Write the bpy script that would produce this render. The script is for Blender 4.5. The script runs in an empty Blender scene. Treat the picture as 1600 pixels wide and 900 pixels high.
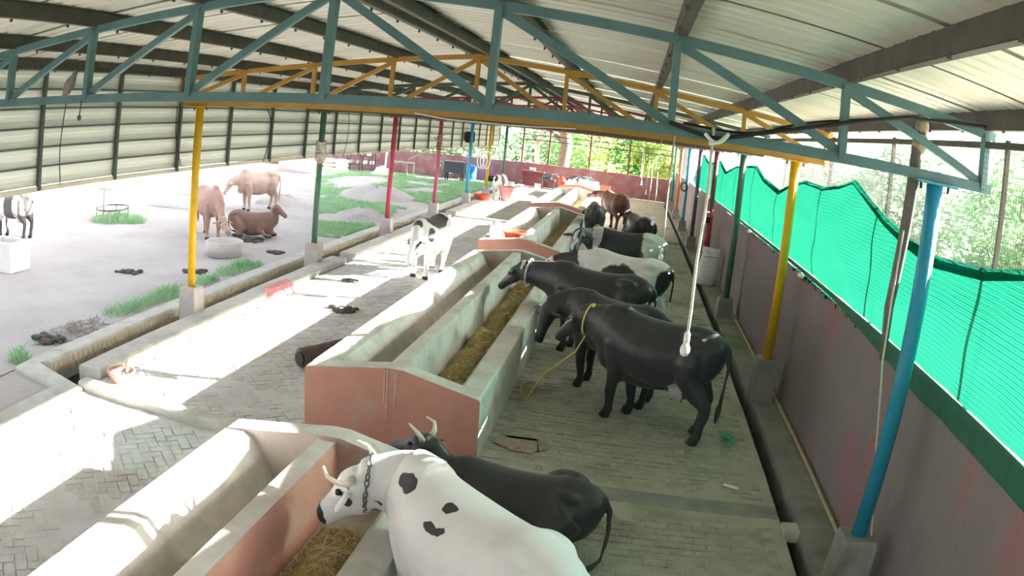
import bpy, math, random
import numpy as np
from mathutils import Vector, Matrix, noise as mnoise

# ------------------------------------------------------------------ camera, light, exposure
scene = bpy.context.scene
CAMZ = 3.30
cam_data = bpy.data.cameras.new('camera')
cam_data.type = 'PANO'
cam_data.sensor_fit = 'HORIZONTAL'
cam_data.sensor_width = 16.0
cam_data.sensor_height = 9.0
cam_data.clip_start = 0.05
cam_data.clip_end = 1000
cc = cam_data
cc.panorama_type = 'FISHEYE_LENS_POLYNOMIAL'
cc.fisheye_fov = math.radians(180)
cc.fisheye_polynomial_k0 = 0.0
cc.fisheye_polynomial_k1 = -0.0825259
cc.fisheye_polynomial_k2 = 0.0
cc.fisheye_polynomial_k3 = -0.0000883118
cc.fisheye_polynomial_k4 = 0.0
cam = bpy.data.objects.new('camera', cam_data)
scene.collection.objects.link(cam)
cr = Vector((0.982279, 0.159799, 0.097937))
cu = Vector((-0.127638, 0.187708, 0.973896))
cf = Vector((-0.137244, 0.969139, -0.204778))
M = Matrix((cr, cu, -cf)).transposed().to_4x4()
M.translation = Vector((0, 0, CAMZ))
cam.matrix_world = M
scene.camera = cam

scene.view_settings.view_transform = 'Standard'
scene.view_settings.look = 'None'
scene.view_settings.gamma = 1.0
scene.view_settings.use_curve_mapping = False
scene.view_settings.exposure = 1.2

SUN = Vector((2.27, 0.75, 1.0)).normalized()
world = bpy.data.worlds.new('sky'); scene.world = world
world.use_nodes = True
wn = world.node_tree.nodes; wl = world.node_tree.links
sky = wn.new('ShaderNodeTexSky')
sky.sky_type = 'NISHITA'
sky.sun_disc = False
sky.sun_elevation = math.asin(SUN.z)
sky.sun_rotation = math.atan2(SUN.x, SUN.y)
sky.air_density = 1.0
sky.dust_density = 4.0
sky.ozone_density = 1.0
bg = wn['Background']
bg.inputs['Strength'].default_value = 0.38
hs = wn.new('ShaderNodeHueSaturation'); hs.inputs['Saturation'].default_value = 0.3
wl.new(sky.outputs[0], hs.inputs['Color']); wl.new(hs.outputs[0], bg.inputs['Color'])
sd = bpy.data.lights.new('sun', 'SUN')
sd.energy = 36.0; sd.angle = math.radians(0.6); sd.color = (1.0, 0.965, 0.92)
sun = bpy.data.objects.new('sun', sd)
scene.collection.objects.link(sun)
sun.rotation_euler = SUN.to_track_quat('Z', 'Y').to_euler()
sun.location = (30, 10, 20)

# ------------------------------------------------------------------ helpers
random.seed(7)
COL = scene.collection
R = random.uniform

def mat(name, c, c2=None, rough=0.8, scale=4.0, bump=0.0, bscale=30.0, metal=0.0, spec=0.3, c3=None, s3=1.0, t3=(0.5, 0.62), coords='Object', stretch=None):
    m = bpy.data.materials.new(name); m.use_nodes = True
    n = m.node_tree.nodes; l = m.node_tree.links
    b = n['Principled BSDF']
    b.inputs['Roughness'].default_value = rough
    b.inputs['Metallic'].default_value = metal
    b.inputs['Specular IOR Level'].default_value = spec
    b.inputs['Base Color'].default_value = (*c, 1)
    if coords == 'World':
        src = n.new('ShaderNodeNewGeometry').outputs['Position']
    else:
        src = n.new('ShaderNodeTexCoord').outputs['Object']
    if stretch:
        mp = n.new('ShaderNodeMapping'); mp.inputs['Scale'].default_value = stretch
        l.new(src, mp.inputs['Vector']); src = mp.outputs[0]
    col = None
    if c2:
        t = n.new('ShaderNodeTexNoise'); t.inputs['Scale'].default_value = scale; t.inputs['Detail'].default_value = 6; t.inputs['Roughness'].default_value = 0.65
        l.new(src, t.inputs['Vector'])
        r = n.new('ShaderNodeValToRGB')
        r.color_ramp.elements[0].position = 0.32; r.color_ramp.elements[0].color = (*c, 1)
        r.color_ramp.elements[1].position = 0.68; r.color_ramp.elements[1].color = (*c2, 1)
        l.new(t.outputs['Fac'], r.inputs['Fac']); col = r.outputs['Color']
        if c3:
            t2 = n.new('ShaderNodeTexNoise'); t2.inputs['Scale'].default_value = s3; t2.inputs['Detail'].default_value = 5
            l.new(src, t2.inputs['Vector'])
            r2 = n.new('ShaderNodeValToRGB'); r2.color_ramp.elements[0].position = t3[0]; r2.color_ramp.elements[1].position = t3[1]
            l.new(t2.outputs['Fac'], r2.inputs['Fac'])
            mx = n.new('ShaderNodeMixRGB'); mx.inputs['Color2'].default_value = (*c3, 1)
            l.new(r2.outputs['Color'], mx.inputs['Fac']); l.new(col, mx.inputs['Color1']); col = mx.outputs['Color']
        l.new(col, b.inputs['Base Color'])
    if bump:
        t = n.new('ShaderNodeTexNoise'); t.inputs['Scale'].default_value = bscale; t.inputs['Detail'].default_value = 5
        l.new(src, t.inputs['Vector'])
        bp = n.new('ShaderNodeBump'); bp.inputs['Strength'].default_value = bump; bp.inputs['Distance'].default_value = 0.02
        l.new(t.outputs['Fac'], bp.inputs['Height']); l.new(bp.outputs[0], b.inputs['Normal'])
    return m

class MB:
    def __init__(s): s.v = []; s.f = []; s.m = []
    def add(s, vs, fs, mi=0):
        o = len(s.v); s.v += [tuple(v) for v in vs]
        for f in fs: s.f.append([i + o for i in f]); s.m.append(mi)
        return s
    def box(s, c, d, rot=None, mi=0):
        x, y, z = d[0]/2, d[1]/2, d[2]/2
        vs = [Vector((a*x, b*y, e*z)) for a in (-1, 1) for b in (-1, 1) for e in (-1, 1)]
        if rot is not None: vs = [rot @ v for v in vs]
        c = Vector(c)
        return s.add([v + c for v in vs], [[0,1,3,2],[4,6,7,5],[0,4,5,1],[2,3,7,6],[0,2,6,4],[1,5,7,3]], mi)
    def bar(s, p0, p1, w, h, mi=0, up=(0,0,1)):
        p0 = Vector(p0); p1 = Vector(p1); a = (p1 - p0); L = a.length; a = a / L
        u = Vector(up)
        if abs(a.dot(u)) > 0.97: u = Vector((0, 1, 0))
        sd_ = a.cross(u).normalized(); u = sd_.cross(a)
        rot = Matrix((a, sd_, u)).transposed()
        return s.box((p0 + p1)/2, (L, w, h), rot, mi)
    def tube(s, pts, rad, n=8, mi=0, cap=True, ell=None):
        pts = [Vector(p) for p in pts]
        if not hasattr(rad, '__len__'): rad = [rad]*len(pts)
        ref = Vector((0.13, 0.31, 0.94)); rings = []
        prev = None
        for i, p in enumerate(pts):
            t = (pts[min(i+1, len(pts)-1)] - pts[max(i-1, 0)])
            if t.length < 1e-9: t = Vector((0,0,1))
            t.normalize()
            if prev is None:
                u = t.cross(ref)
                if u.length < 1e-3: u = t.cross(Vector((1,0,0)))
            else: u = prev - t*prev.dot(t)
            u.normalize(); prev = u; w = t.cross(u)
            rings.append([p + (u*math.cos(2*math.pi*k/n) + w*math.sin(2*math.pi*k/n))*rad[i] for k in range(n)])
        return s.loft(rings, mi, cap)
    def loft(s, rings, mi=0, cap=True):
        n = len(rings[0]); vs = [v for r in rings for v in r]; fs = []
        for i in range(len(rings)-1):
            for k in range(n):
                a = i*n + k; b = i*n + (k+1) % n
                fs.append([a, b, b+n, a+n])
        if cap:
            fs.append(list(range(n))[::-1]); fs.append([(len(rings)-1)*n + k for k in range(n)])
        return s.add(vs, fs, mi)
    def lathe(s, c, prof, n=24, mi=0):
        c = Vector(c)
        rings = [[c + Vector((r*math.cos(2*math.pi*k/n), r*math.sin(2*math.pi*k/n), z)) for k in range(n)] for r, z in prof]
        return s.loft(rings, mi, True)
    def prism_y(s, prof, y0, y1, mi=0, end_mi=None):
        n = len(prof)
        vs = [(x, y0, z) for x, z in prof] + [(x, y1, z) for x, z in prof]
        s.add(vs, [[k, (k+1) % n, (k+1) % n + n, k + n] for k in range(n)], mi)
        return s.add(vs, [list(range(n))[::-1], [n + k for k in range(n)]], mi if end_mi is None else end_mi)
    def ball(s, c, r, n=10, mi=0):
        c = Vector(c); r = Vector(r) if hasattr(r, '__len__') else Vector((r, r, r)); rings = []
        for i in range(1, n//2 + 1):
            a = math.pi*i/(n//2 + 1)
            rings.append([c + Vector((r.x*math.sin(a)*math.cos(2*math.pi*k/n), r.y*math.sin(a)*math.sin(2*math.pi*k/n), r.z*math.cos(a))) for k in range(n)])
        return s.loft(rings, mi, True)
    def build(s, name, mats, parent=None, smooth=False, origin=None):
        me = bpy.data.meshes.new(name)
        vs = s.v; o = bpy.data.objects.new(name, me)
        if parent is not None:
            inv = world_of(parent).inverted(); vs = [tuple(inv @ Vector(v)) for v in vs]
            o.parent = parent
        else:
            if origin is None:
                a = np.array(vs); origin = ((a[:,0].min()+a[:,0].max())/2, (a[:,1].min()+a[:,1].max())/2, a[:,2].min())
            vs = [(v[0]-origin[0], v[1]-origin[1], v[2]-origin[2]) for v in vs]; o.location = origin
        me.from_pydata(vs, [], s.f)
        if not isinstance(mats, (list, tuple)): mats = [mats]
        for m in mats: me.materials.append(m)
        me.polygons.foreach_set('material_index', s.m)
        me.update()
        fix_normals(me)
        if smooth: me.polygons.foreach_set('use_smooth', [True]*len(me.polygons))
        COL.objects.link(o)
        return o

import bmesh
def fix_normals(me):
    if len(me.polygons) > 60000: return
    bm = bmesh.new(); bm.from_mesh(me)
    bmesh.ops.recalc_face_normals(bm, faces=bm.faces)
    bm.to_mesh(me); bm.free()

def world_of(o):
    m = Matrix.LocRotScale(o.location, o.rotation_euler.to_quaternion(), o.scale)
    return world_of(o.parent) @ m if o.parent else m

def tag(o, label=None, cat=None, group=None, kind=None):
    if label: o['label'] = label
    if cat: o['category'] = cat
    if group: o['group'] = group
    if kind: o['kind'] = kind
    return o

def thing(name, label, cat, loc=(0,0,0), rz=0.0, group=None):
    o = bpy.data.objects.new(name, None); COL.objects.link(o)
    o.empty_display_size = 0.2
    o.location = loc; o.rotation_euler = (0, 0, rz)
    return tag(o, label, cat, group)

def inst(name, me, loc, rot=(0,0,0), parent=None, scale=(1,1,1)):
    o = bpy.data.objects.new(name, me); COL.objects.link(o)
    o.location = loc; o.rotation_euler = rot; o.scale = scale
    if parent is not None:
        o.parent = parent
        if parent.location.length > 0 or parent.rotation_euler[2] != 0:
            inv = world_of(parent).inverted()
            m = inv @ Matrix.LocRotScale(Vector(loc), Matrix.Rotation(rot[2],3,'Z').to_quaternion() if rot[0]==rot[1]==0 else __import__('mathutils').Euler(rot).to_quaternion(), Vector(scale))
            o.matrix_basis = m
    return o

def nz(x, y, s=1.0, z=0.0): return mnoise.noise(Vector((x*s, y*s, z)))

# ------------------------------------------------------------------ materials
CONC = mat('concrete', (0.42,0.41,0.37), (0.56,0.54,0.49), 0.85, 5, 0.35, 40, c3=(0.25,0.245,0.21), s3=1.6, t3=(0.55,0.8), coords='World')
CONC_PALE = mat('pale_concrete', (0.50,0.48,0.44), (0.64,0.62,0.57), 0.8, 4, 0.25, 35, c3=(0.36,0.34,0.30), s3=2.2, t3=(0.55,0.75), coords='World')
CONC_DARK = mat('damp_concrete', (0.20,0.205,0.195), (0.32,0.32,0.29), 0.6, 3, 0.4, 30, c3=(0.13,0.16,0.07), s3=1.1, t3=(0.55,0.75), coords='World')
SLIME = mat('wet_drain', (0.012,0.012,0.01), (0.03,0.03,0.025), 0.35, 6, coords='World')
REDPAINT = mat('red_oxide_paint', (0.58,0.30,0.235), (0.49,0.235,0.195), 0.7, 2.2, 0.15, 30, c3=(0.43,0.36,0.31), s3=1.7, t3=(0.56,0.72), coords='World')
CONC_STAIN = mat('stained_concrete', (0.40,0.33,0.29), (0.50,0.46,0.42), 0.85, 2.5, 0.3, 30, c3=(0.36,0.22,0.18), s3=1.8, t3=(0.5,0.7), coords='World')
MAROON = mat('faded_maroon_wall', (0.29,0.12,0.13), (0.36,0.18,0.185), 0.85, 1.2, 0.4, 18, c3=(0.30,0.25,0.25), s3=2.4, t3=(0.5,0.7), coords='World')
WALLR = mat('weathered_maroon_plaster', (0.22,0.21,0.215), (0.28,0.225,0.235), 0.85, 1.4, 0.6, 22, c3=(0.32,0.185,0.195), s3=1.15, t3=(0.54,0.60), coords='World', stretch=(1,1,0.55))
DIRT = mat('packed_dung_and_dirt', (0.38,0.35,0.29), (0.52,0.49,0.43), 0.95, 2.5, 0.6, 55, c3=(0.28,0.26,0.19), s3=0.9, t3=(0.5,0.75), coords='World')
LITBRICK = mat('light_paled_brick', (0.50,0.48,0.46), (0.66,0.64,0.615), 0.9, 5.0, 0.5, 60, c3=(0.50,0.45,0.40), s3=1.3, t3=(0.5,0.75), coords='World')  # paler copy of BRICK: left lane's glare and bounced light put into the colour
LITDIRT = mat('light_paled_dirt', (0.55,0.53,0.50), (0.68,0.66,0.63), 0.95, 2.5, 0.6, 55, c3=(0.44,0.41,0.36), s3=0.9, t3=(0.55,0.8), coords='World')  # left lane's dirt, paled in colour to carry its brighter light
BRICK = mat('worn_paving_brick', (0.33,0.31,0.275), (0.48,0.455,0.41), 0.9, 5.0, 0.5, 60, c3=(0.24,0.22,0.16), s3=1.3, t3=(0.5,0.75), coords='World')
CURBBRICK = mat('old_yellowish_brick', (0.44,0.37,0.25), (0.58,0.50,0.37), 0.9, 6.0, 0.4, 50, coords='World')
SAND = mat('dry_trodden_earth', (0.36,0.33,0.315), (0.46,0.43,0.41), 0.95, 0.7, 0.7, 9, c3=(0.34,0.305,0.275), s3=0.35, t3=(0.5,0.8), coords='World')
ROOF = mat('ribbed_tin_sheet', (0.60,0.59,0.51), (0.70,0.69,0.61), 0.5, 1.5, 0.05, 20, metal=0.25, coords='World', stretch=(0.3,1,1))
CURT = mat('cream_tin_sheet', (0.70,0.71,0.65), (0.78,0.79,0.73), 0.55, 1.2, coords='World', stretch=(1,0.2,1))
PURLIN = mat('dark_purlin_steel', (0.065,0.06,0.05), (0.11,0.10,0.08), 0.6, 4, coords='World')
FRAMEG = mat('dark_green_angle_steel', (0.06,0.075,0.065), (0.09,0.105,0.09), 0.6, 5)
BLACK = mat('black_rubber', (0.015,0.015,0.016), (0.03,0.03,0.03), 0.6, 9)
WHITE = mat('white_plastic', (0.75,0.75,0.74), (0.85,0.85,0.84), 0.45, 5)
CHAIN = mat('dull_chain_steel', (0.10,0.10,0.11), (0.2,0.2,0.2), 0.4, 9, metal=0.7)
ROPEW = mat('pale_cotton_rope', (0.55,0.53,0.47), (0.7,0.68,0.6), 0.9, 30)
YROPE = mat('yellow_nylon_rope', (0.62,0.50,0.10), (0.75,0.64,0.22), 0.7, 25)
HORN = mat('pale_horn', (0.62,0.54,0.46), (0.75,0.70,0.63), 0.35, 6)
FEED = mat('chopped_straw_feed', (0.29,0.20,0.075), (0.56,0.43,0.20), 0.95, 24, 0.8, 60, c3=(0.33,0.30,0.10), s3=5, t3=(0.5,0.7))
STRAW = mat('straw_stalk', (0.55,0.45,0.22), (0.7,0.6,0.36), 0.8, 8)
def paint(n, c, k=0.75, r=0.45): return mat(n, tuple(x*k for x in c), c, r, 3.5, 0.1, 25)
TEAL = paint('teal_paint', (0.125,0.235,0.25)); ORANGE = paint('orange_yellow_paint', (0.50,0.27,0.055)); DKGREEN = paint('dark_green_paint', (0.07,0.11,0.075))
MAR = paint('maroon_paint', (0.22,0.06,0.07)); ROSE = paint('rose_red_paint', (0.40,0.07,0.09))
P_BLUE = paint('blue_post_paint', (0.03,0.30,0.47)); P_YEL = paint('yellow_post_paint', (0.78,0.47,0.02)); P_GRN = paint('green_post_paint', (0.09,0.19,0.13))
P_RED = paint('red_post_paint', (0.52,0.07,0.11)); P_PINK = paint('crimson_post_paint', (0.50,0.10,0.17)); P_SKY = paint('sky_blue_post_paint', (0.08,0.42,0.62))
P_GREY = paint('slate_post_paint', (0.12,0.16,0.20)); P_ORG = paint('orange_post_paint', (0.65,0.27,0.06)); P_TEAL = paint('teal_post_paint', (0.05,0.32,0.27))

def leaf_mat(name, c, c2):
    m = bpy.data.materials.new(name); m.use_nodes = True
    n = m.node_tree.nodes; l = m.node_tree.links
    n.remove(n['Principled BSDF'])
    g = n.new('ShaderNodeNewGeometry'); t = n.new('ShaderNodeTexNoise'); t.inputs['Scale'].default_value = 1.3
    l.new(g.outputs['Position'], t.inputs['Vector'])
    r = n.new('ShaderNodeValToRGB'); r.color_ramp.elements[0].position = .35; r.color_ramp.elements[1].position = .65
    r.color_ramp.elements[0].color = (*c, 1); r.color_ramp.elements[1].color = (*c2, 1)
    l.new(t.outputs['Fac'], r.inputs['Fac'])
    d = n.new('ShaderNodeBsdfDiffuse'); tr = n.new('ShaderNodeBsdfTranslucent'); mx = n.new('ShaderNodeMixShader'); mx.inputs[0].default_value = .45
    l.new(r.outputs[0], d.inputs[0]); l.new(r.outputs[0], tr.inputs[0]); l.new(d.outputs[0], mx.inputs[1]); l.new(tr.outputs[0], mx.inputs[2])
    l.new(mx.outputs[0], n['Material Output'].inputs[0])
    return m
GRASS = leaf_mat('green_grass', (0.27,0.46,0.25), (0.38,0.58,0.35))
LEAF_A = leaf_mat('dark_leaves', (0.10,0.24,0.09), (0.20,0.38,0.15))
LEAF_B = leaf_mat('mid_leaves', (0.25,0.42,0.22), (0.38,0.55,0.33))
LEAF_C = leaf_mat('yellow_green_leaves', (0.32,0.46,0.14), (0.50,0.60,0.24))
LEAF_D = leaf_mat('grey_green_leaves', (0.22,0.32,0.22), (0.38,0.46,0.34))
BARK = mat('bark', (0.20,0.17,0.14), (0.34,0.30,0.26), 0.95, 6, 0.6, 20)
BARKW = mat('pale_bark', (0.55,0.53,0.50), (0.70,0.68,0.64), 0.9, 6, 0.4, 20)

# ------------------------------------------------------------------ layout numbers (metres; camera stands over the origin)
S = 1.2; XC = -2.185; HB = 3.413; HE = 0.395; HR = 0.833; Y0 = 5.03; LP = 5.10
XL = XC - 3.6475*S; XR = XC + 3.6475*S; XEL = XC - 4*S; XER = XC + 4*S
YB = 44.9                     # back wall
def ty(i): return Y0 + LP*i
def chord(x): return HB + HE + (HR-HE)*(1-abs(x-XC)/(4*S))

# ------------------------------------------------------------------ ground, floor, kerbs
def grid_ground(name, x0, x1, y0, y1, nx, ny, amp, sc, z, m, kind='structure', hole=None):
    b = MB(); vs = []; fs = []
    for j in range(ny+1):
        for i in range(nx+1):
            x = x0 + (x1-x0)*i/nx; y = y0 + (y1-y0)*j/ny
            edge = 0 if i in (0, nx) else 1
            vs.append((x, y, z + amp*edge*(nz(x, y, sc) + .5*nz(x, y, sc*3.1, 5))))
    for j in range(ny):
        for i in range(nx): a = j*(nx+1)+i; fs.append([a, a+1, a+nx+2, a+nx+1])
    b.add(vs, fs); o = b.build(name, m, smooth=True); o['kind'] = kind
    return o
grid_ground('ground', -7.34, -75, -12, 44.75, 90, 110, 0.05, 0.7, 0.0, SAND)
grid_ground('ground', -7.5, -6.30, -12, 6.52, 8, 60, 0.015, 1.5, -.012, SAND)
grid_ground('ground', -75, 75, 45.1, 110, 30, 14, 0.1, 0.1, 0.0, mat('grassy_earth', (0.30,0.33,0.18), (0.46,0.45,0.30), 0.95, 0.6, coords='World'))
grid_ground('ground', 2.72, 75, -12, 45.1, 60, 60, 0.08, 0.3, 0.0, mat('pale_field_earth', (0.42,0.42,0.30), (0.58,0.55,0.42), 0.95, 0.5, coords='World'))

floor = MB()
floor.box(((-6.05+1.9)/2, 19.4, -.165), (7.95, 51.2, .30))
floor = floor.build('floor', DIRT); floor['kind'] = 'structure'
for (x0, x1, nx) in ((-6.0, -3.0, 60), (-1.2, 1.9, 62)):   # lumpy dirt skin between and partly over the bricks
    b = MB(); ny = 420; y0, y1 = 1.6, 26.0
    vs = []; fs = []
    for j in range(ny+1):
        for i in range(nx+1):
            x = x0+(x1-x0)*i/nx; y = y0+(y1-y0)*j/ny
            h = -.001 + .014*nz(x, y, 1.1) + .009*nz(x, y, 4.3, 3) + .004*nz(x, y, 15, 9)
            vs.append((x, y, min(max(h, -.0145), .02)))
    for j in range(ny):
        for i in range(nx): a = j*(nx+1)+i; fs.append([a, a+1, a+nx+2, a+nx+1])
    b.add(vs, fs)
    o = b.build('trodden_dirt', LITDIRT if x0 < -3 else DIRT, floor, True); o['kind'] = 'stuff'

BL, BW = .23, .115
def brick_mesh(name, l, w, h, m, jit):
    b = MB(); e = .008
    def ring(ins, z): return [(-l/2+ins, -w/2+ins, z), (l/2-ins, -w/2+ins+R(0,jit), z), (l/2-ins-R(0,jit), w/2-ins, z), (-l/2+ins, w/2-ins-R(0,jit), z)]
    b.loft([ring(0, -h), ring(0, -e), ring(e, 0)])
    me = bpy.data.meshes.new(name); me.from_pydata(b.v, [], b.f); me.materials.append(m); me.update(); fix_normals(me)
    return me
bm_var = [brick_mesh('brick', BL-.012, BW-.012, .06, LITBRICK if k % 2 else BRICK, .006) for k in range(6)]
bricks = []
c45 = math.cos(math.pi/4)
for gx in range(-150, 150):
    for gy in range(-150, 150):
        mm = (gx-gy) % 4
        if mm == 0: u, v, a = (gx+1)*BW, (gy+.5)*BW, 0
        elif mm == 2: u, v, a = (gx+.5)*BW, gy*BW, math.pi/2
        else: continue
        x = -4.55 + (u-v)*c45; y = 9.0 + (u+v)*c45
        if -5.9 < x < -3.2 and 1.8 < y < 22 and not (6.3 < y < 6.8): bricks.append((x, y, a+math.pi/4))
for j in range(180):
    y = 1.9 + j*BW
    for i in range(14):
        x = -1.08 + i*BL + (BL/2 if j % 2 else 0)
        if x < 1.75 and not (6.3 < y < 6.85): bricks.append((x, y, 0))
def in_view(p):
    d = Vector(p) - Vector((0,0,CAMZ)); x, y, z = d.dot(cr), d.dot(cu), d.dot(cf)
    if z <= 0: return False
    k = math.atan2(math.hypot(x, y), z)*1.17/math.hypot(x, y)
    return abs(x*k) < .80 and abs(y*k) < .45
bricks.sort(key=lambda q: (not in_view((q[0], q[1], 0)), q[0]**2+q[1]**2))
stuffb = MB()
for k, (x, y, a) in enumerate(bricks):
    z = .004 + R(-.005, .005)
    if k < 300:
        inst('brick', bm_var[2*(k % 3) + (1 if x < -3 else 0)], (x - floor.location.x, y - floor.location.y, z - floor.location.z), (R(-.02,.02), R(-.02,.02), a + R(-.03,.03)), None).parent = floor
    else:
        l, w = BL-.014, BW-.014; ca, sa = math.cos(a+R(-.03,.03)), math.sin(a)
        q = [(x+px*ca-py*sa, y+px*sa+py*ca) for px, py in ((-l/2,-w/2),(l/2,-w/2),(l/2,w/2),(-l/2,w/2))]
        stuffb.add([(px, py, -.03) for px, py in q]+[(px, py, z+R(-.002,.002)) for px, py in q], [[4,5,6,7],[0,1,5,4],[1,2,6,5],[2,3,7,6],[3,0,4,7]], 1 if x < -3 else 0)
o = stuffb.build('brick_paving', [BRICK, LITBRICK], floor); o['kind'] = 'stuff'

# kerbs on the left with the gutter between them
def kerb(name, pts, w, zt, zb, m, bevel=.025):
    b = MB(); rings = []
    P = [Vector((x, y)) for x, y in pts]
    for i, p in enumerate(P):
        t = (P[min(i+1, len(P)-1)]-P[max(i-1, 0)]).normalized(); nrm = Vector((-t.y, t.x))
        if 0 < i < len(P)-1:
            t1 = (P[i]-P[i-1]).normalized(); t2 = (P[i+1]-P[i]).normalized(); k = 1/max(.5, math.cos(t1.angle(t2)/2))
        else: k = 1
        q = []
        for o_, z in ((-w/2, zb), (-w/2, zt-bevel), (-w/2+bevel, zt), (w/2-bevel, zt), (w/2, zt-bevel), (w/2, zb)):
            q.append((p.x+nrm.x*o_*k, p.y+nrm.y*o_*k, z))
        rings.append(q)
    b.loft(rings); o = b.build(name, m); o['kind'] = 'structure'
    return o
def lin(a, b, n, wob=.012): return [(a[0]+(b[0]-a[0])*i/n + R(-wob, wob), a[1]+(b[1]-a[1])*i/n) for i in range(n+1)]
outer = kerb('trim_1', [(-6.2, -8), (-6.15, 4.0), (-6.15, 6.38), (-7.2, 6.62)] + lin((-7.2, 6.95), (-7.2, 44.6), 60, .004), .34, .06, -.32, CONC)
inner = kerb('trim_2', lin((-6.24, 6.95), (-6.27, 16.0), 14), .40, .12, -.32, CONC)
inner2 = kerb('trim_3', lin((-6.27, 16.6), (-6.30, 26.2), 14), .40, .12, -.32, CONC)
inner3 = kerb('trim_4', lin((-6.30, 26.9), (-6.32, 44.6), 14), .40, .12, -.32, CONC)
o = MB().box((-6.75, 25, -.31), (.7, 39, .02)).build('trim_5', SLIME); o['kind'] = 'structure'
cb = [brick_mesh('curb_brick', .106, .092, .085, CURBBRICK, .006) for _ in range(4)]
for rrow in range(2):
    for k in range(150):
        y = 7.05 + k*.118 + (.059 if rrow else 0)
        inst('curb_brick', cb[k % 4], (-7.008 - outer.location.x + R(-.007,.007), y - outer.location.y, -.035 - .104*rrow - outer.location.z + R(-.004, .004)), (math.pi/2, 0, math.pi/2), None).parent = outer
for i, (yy, xa, xb) in enumerate(((6.55, -6.05, -2.9), (16.35, -6.05, -3.1), (26.5, -6.05, -3.2))):
    kerb('trim_%d' % (6+i), [(xa, yy+.04), ((xa+xb)/2, yy), (xb, yy-.05)], .20 if i == 0 else .14, .11 if i == 0 else .06, -.05, CONC)
for i, (yy, xa, xb) in enumerate(((6.62, -1.2, 1.88), (16.3, -1.2, 1.88), (26.5, -1.2, 1.88))):
    kerb('trim_%d' % (9+i), [(xa, yy+.12), (xb, yy)], .26, .03, -.05, CONC_DARK)
# right side drain and ledge
o = MB().box((1.975, 19.4, -.22), (.16, 51, .02)).build('trim_12', SLIME); o['kind'] = 'structure'
ledge = MB(); ledge.box((2.29, 19.4, -.10), (.47, 51, .30)); ledge = ledge.build('trim_13', CONC_DARK); ledge['kind'] = 'structure'
o = MB().box((1.98, 6.27, -.02), (.17, .20, .12)).build('drain_stone', CONC); tag(o, 'grey stone block wedged across the wall drain near the nearest pedestal', 'stone')

# ------------------------------------------------------------------ walls
def wall_grid(name, p0, p1, zt, th, m, n=120, nzv=6, amp=.012, topn=.03):
    p0 = Vector((*p0, 0)); p1 = Vector((*p1, 0)); t = (p1-p0).normalized(); nr = Vector((-t.y, t.x, 0))
    L = (p1-p0).length; rings = []
    for i in range(n+1):
        p = p0 + t*L*i/n; zz = zt + topn*nz(L*i/n, 0, .9); q = []
        for k in range(nzv+1): q.append(p + nr*(amp*nz(L*i/n, zz*k/nzv, 1.5)) + Vector((0,0,zz*k/nzv-.0)))
        q.append(p + nr*th + Vector((0,0,zz))); q.append(p + nr*th)
        rings.append(q)
    b = MB().loft(rings); o = b.build(name, m); o['kind'] = 'structure'; return o
wall_right = wall_grid('wall_right', (2.5, 44.9), (2.5, -6), 1.88, .16, WALLR)
wall_back = wall_grid('wall_back', (-30, YB), (2.7, YB), 1.36, .2, MAROON, n=80)
wall_grid('wall_outer_left', (-30, 36.0), (-30, YB), 1.4, .2, MAROON, n=20)

# ------------------------------------------------------------------ roof
ceil = bpy.data.objects.new('ceiling', None); COL.objects.link(ceil); ceil['kind'] = 'structure'
RY0, RY1 = -7.0, 45.6
def sheet_mesh(side, ln=1.11):
    b = MB(); prof = []; y = 0
    while y < 1.02 - 1e-6:
        for dy, dz in ((0, 0), (.14, 0), (.155, .028), (.185, .028)):
            prof.append((y+dy, dz))
        y += .204
    prof.append((ln, 0))
    x0, x1 = (XC + side*.05, XC + side*(4*S + .28))
    sl = (HR-HE)/(4*S)
    z0 = HB+HE+HR-HE+.165 - .05*sl; z1 = z0 - (4*S+.23)*sl
    top = [(x0, a, z0+dz) for a, dz in prof]; bot = [(x1, a, z1+dz) for a, dz in prof]; n = len(prof)
    b.add(top+bot, [[k, k+1, n+k+1, n+k] for k in range(n-1)])
    me = bpy.data.meshes.new('roof_sheet'); me.from_pydata(b.v, [], b.f); me.materials.append(ROOF); me.update()
    return me
for side in (-1, 1):
    sm = sheet_mesh(side)
    for k in range(int((RY1-RY0)/1.02)+1):
        inst('roof_sheet', sm, (0, RY0 + k*1.02, .005*(k % 2) + R(0, .002)), (0,0,0), ceil)
b = MB(); b.add([(XC-.22, RY0, HB+HR+.205), (XC, RY0, HB+HR+.225), (XC+.22, RY0, HB+HR+.205), (XC-.22, RY1, HB+HR+.205), (XC, RY1, HB+HR+.225), (XC+.22, RY1, HB+HR+.205)], [[0,1,4,3],[1,2,5,4]])
b.build('ridge_cap', ROOF, ceil)
for j in range(-4, 5):
    for off in ((-.12, .12) if j == 0 else (0,)):
        x = XC + j*S + off
        if j == 4: x -= .03
        if j == -4: x += .03
        z = chord(x) + .10; b = MB(); d = .14
        b.box((x, (RY0+RY1)/2, z), (.012, RY1-RY0, d)); b.box((x+.03, (RY0+RY1)/2, z+d/2), (.06, RY1-RY0, .01)); b.box((x+.03, (RY0+RY1)/2, z-d/2), (.06, RY1-RY0, .01))
        for k in range(int((RY1-RY0)/.75)):
            b.box((x-.012, RY0+.4+k*.75, z-d/2-.012), (.02, .02, .03))
        b.build('purlin', PURLIN, ceil)

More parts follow.
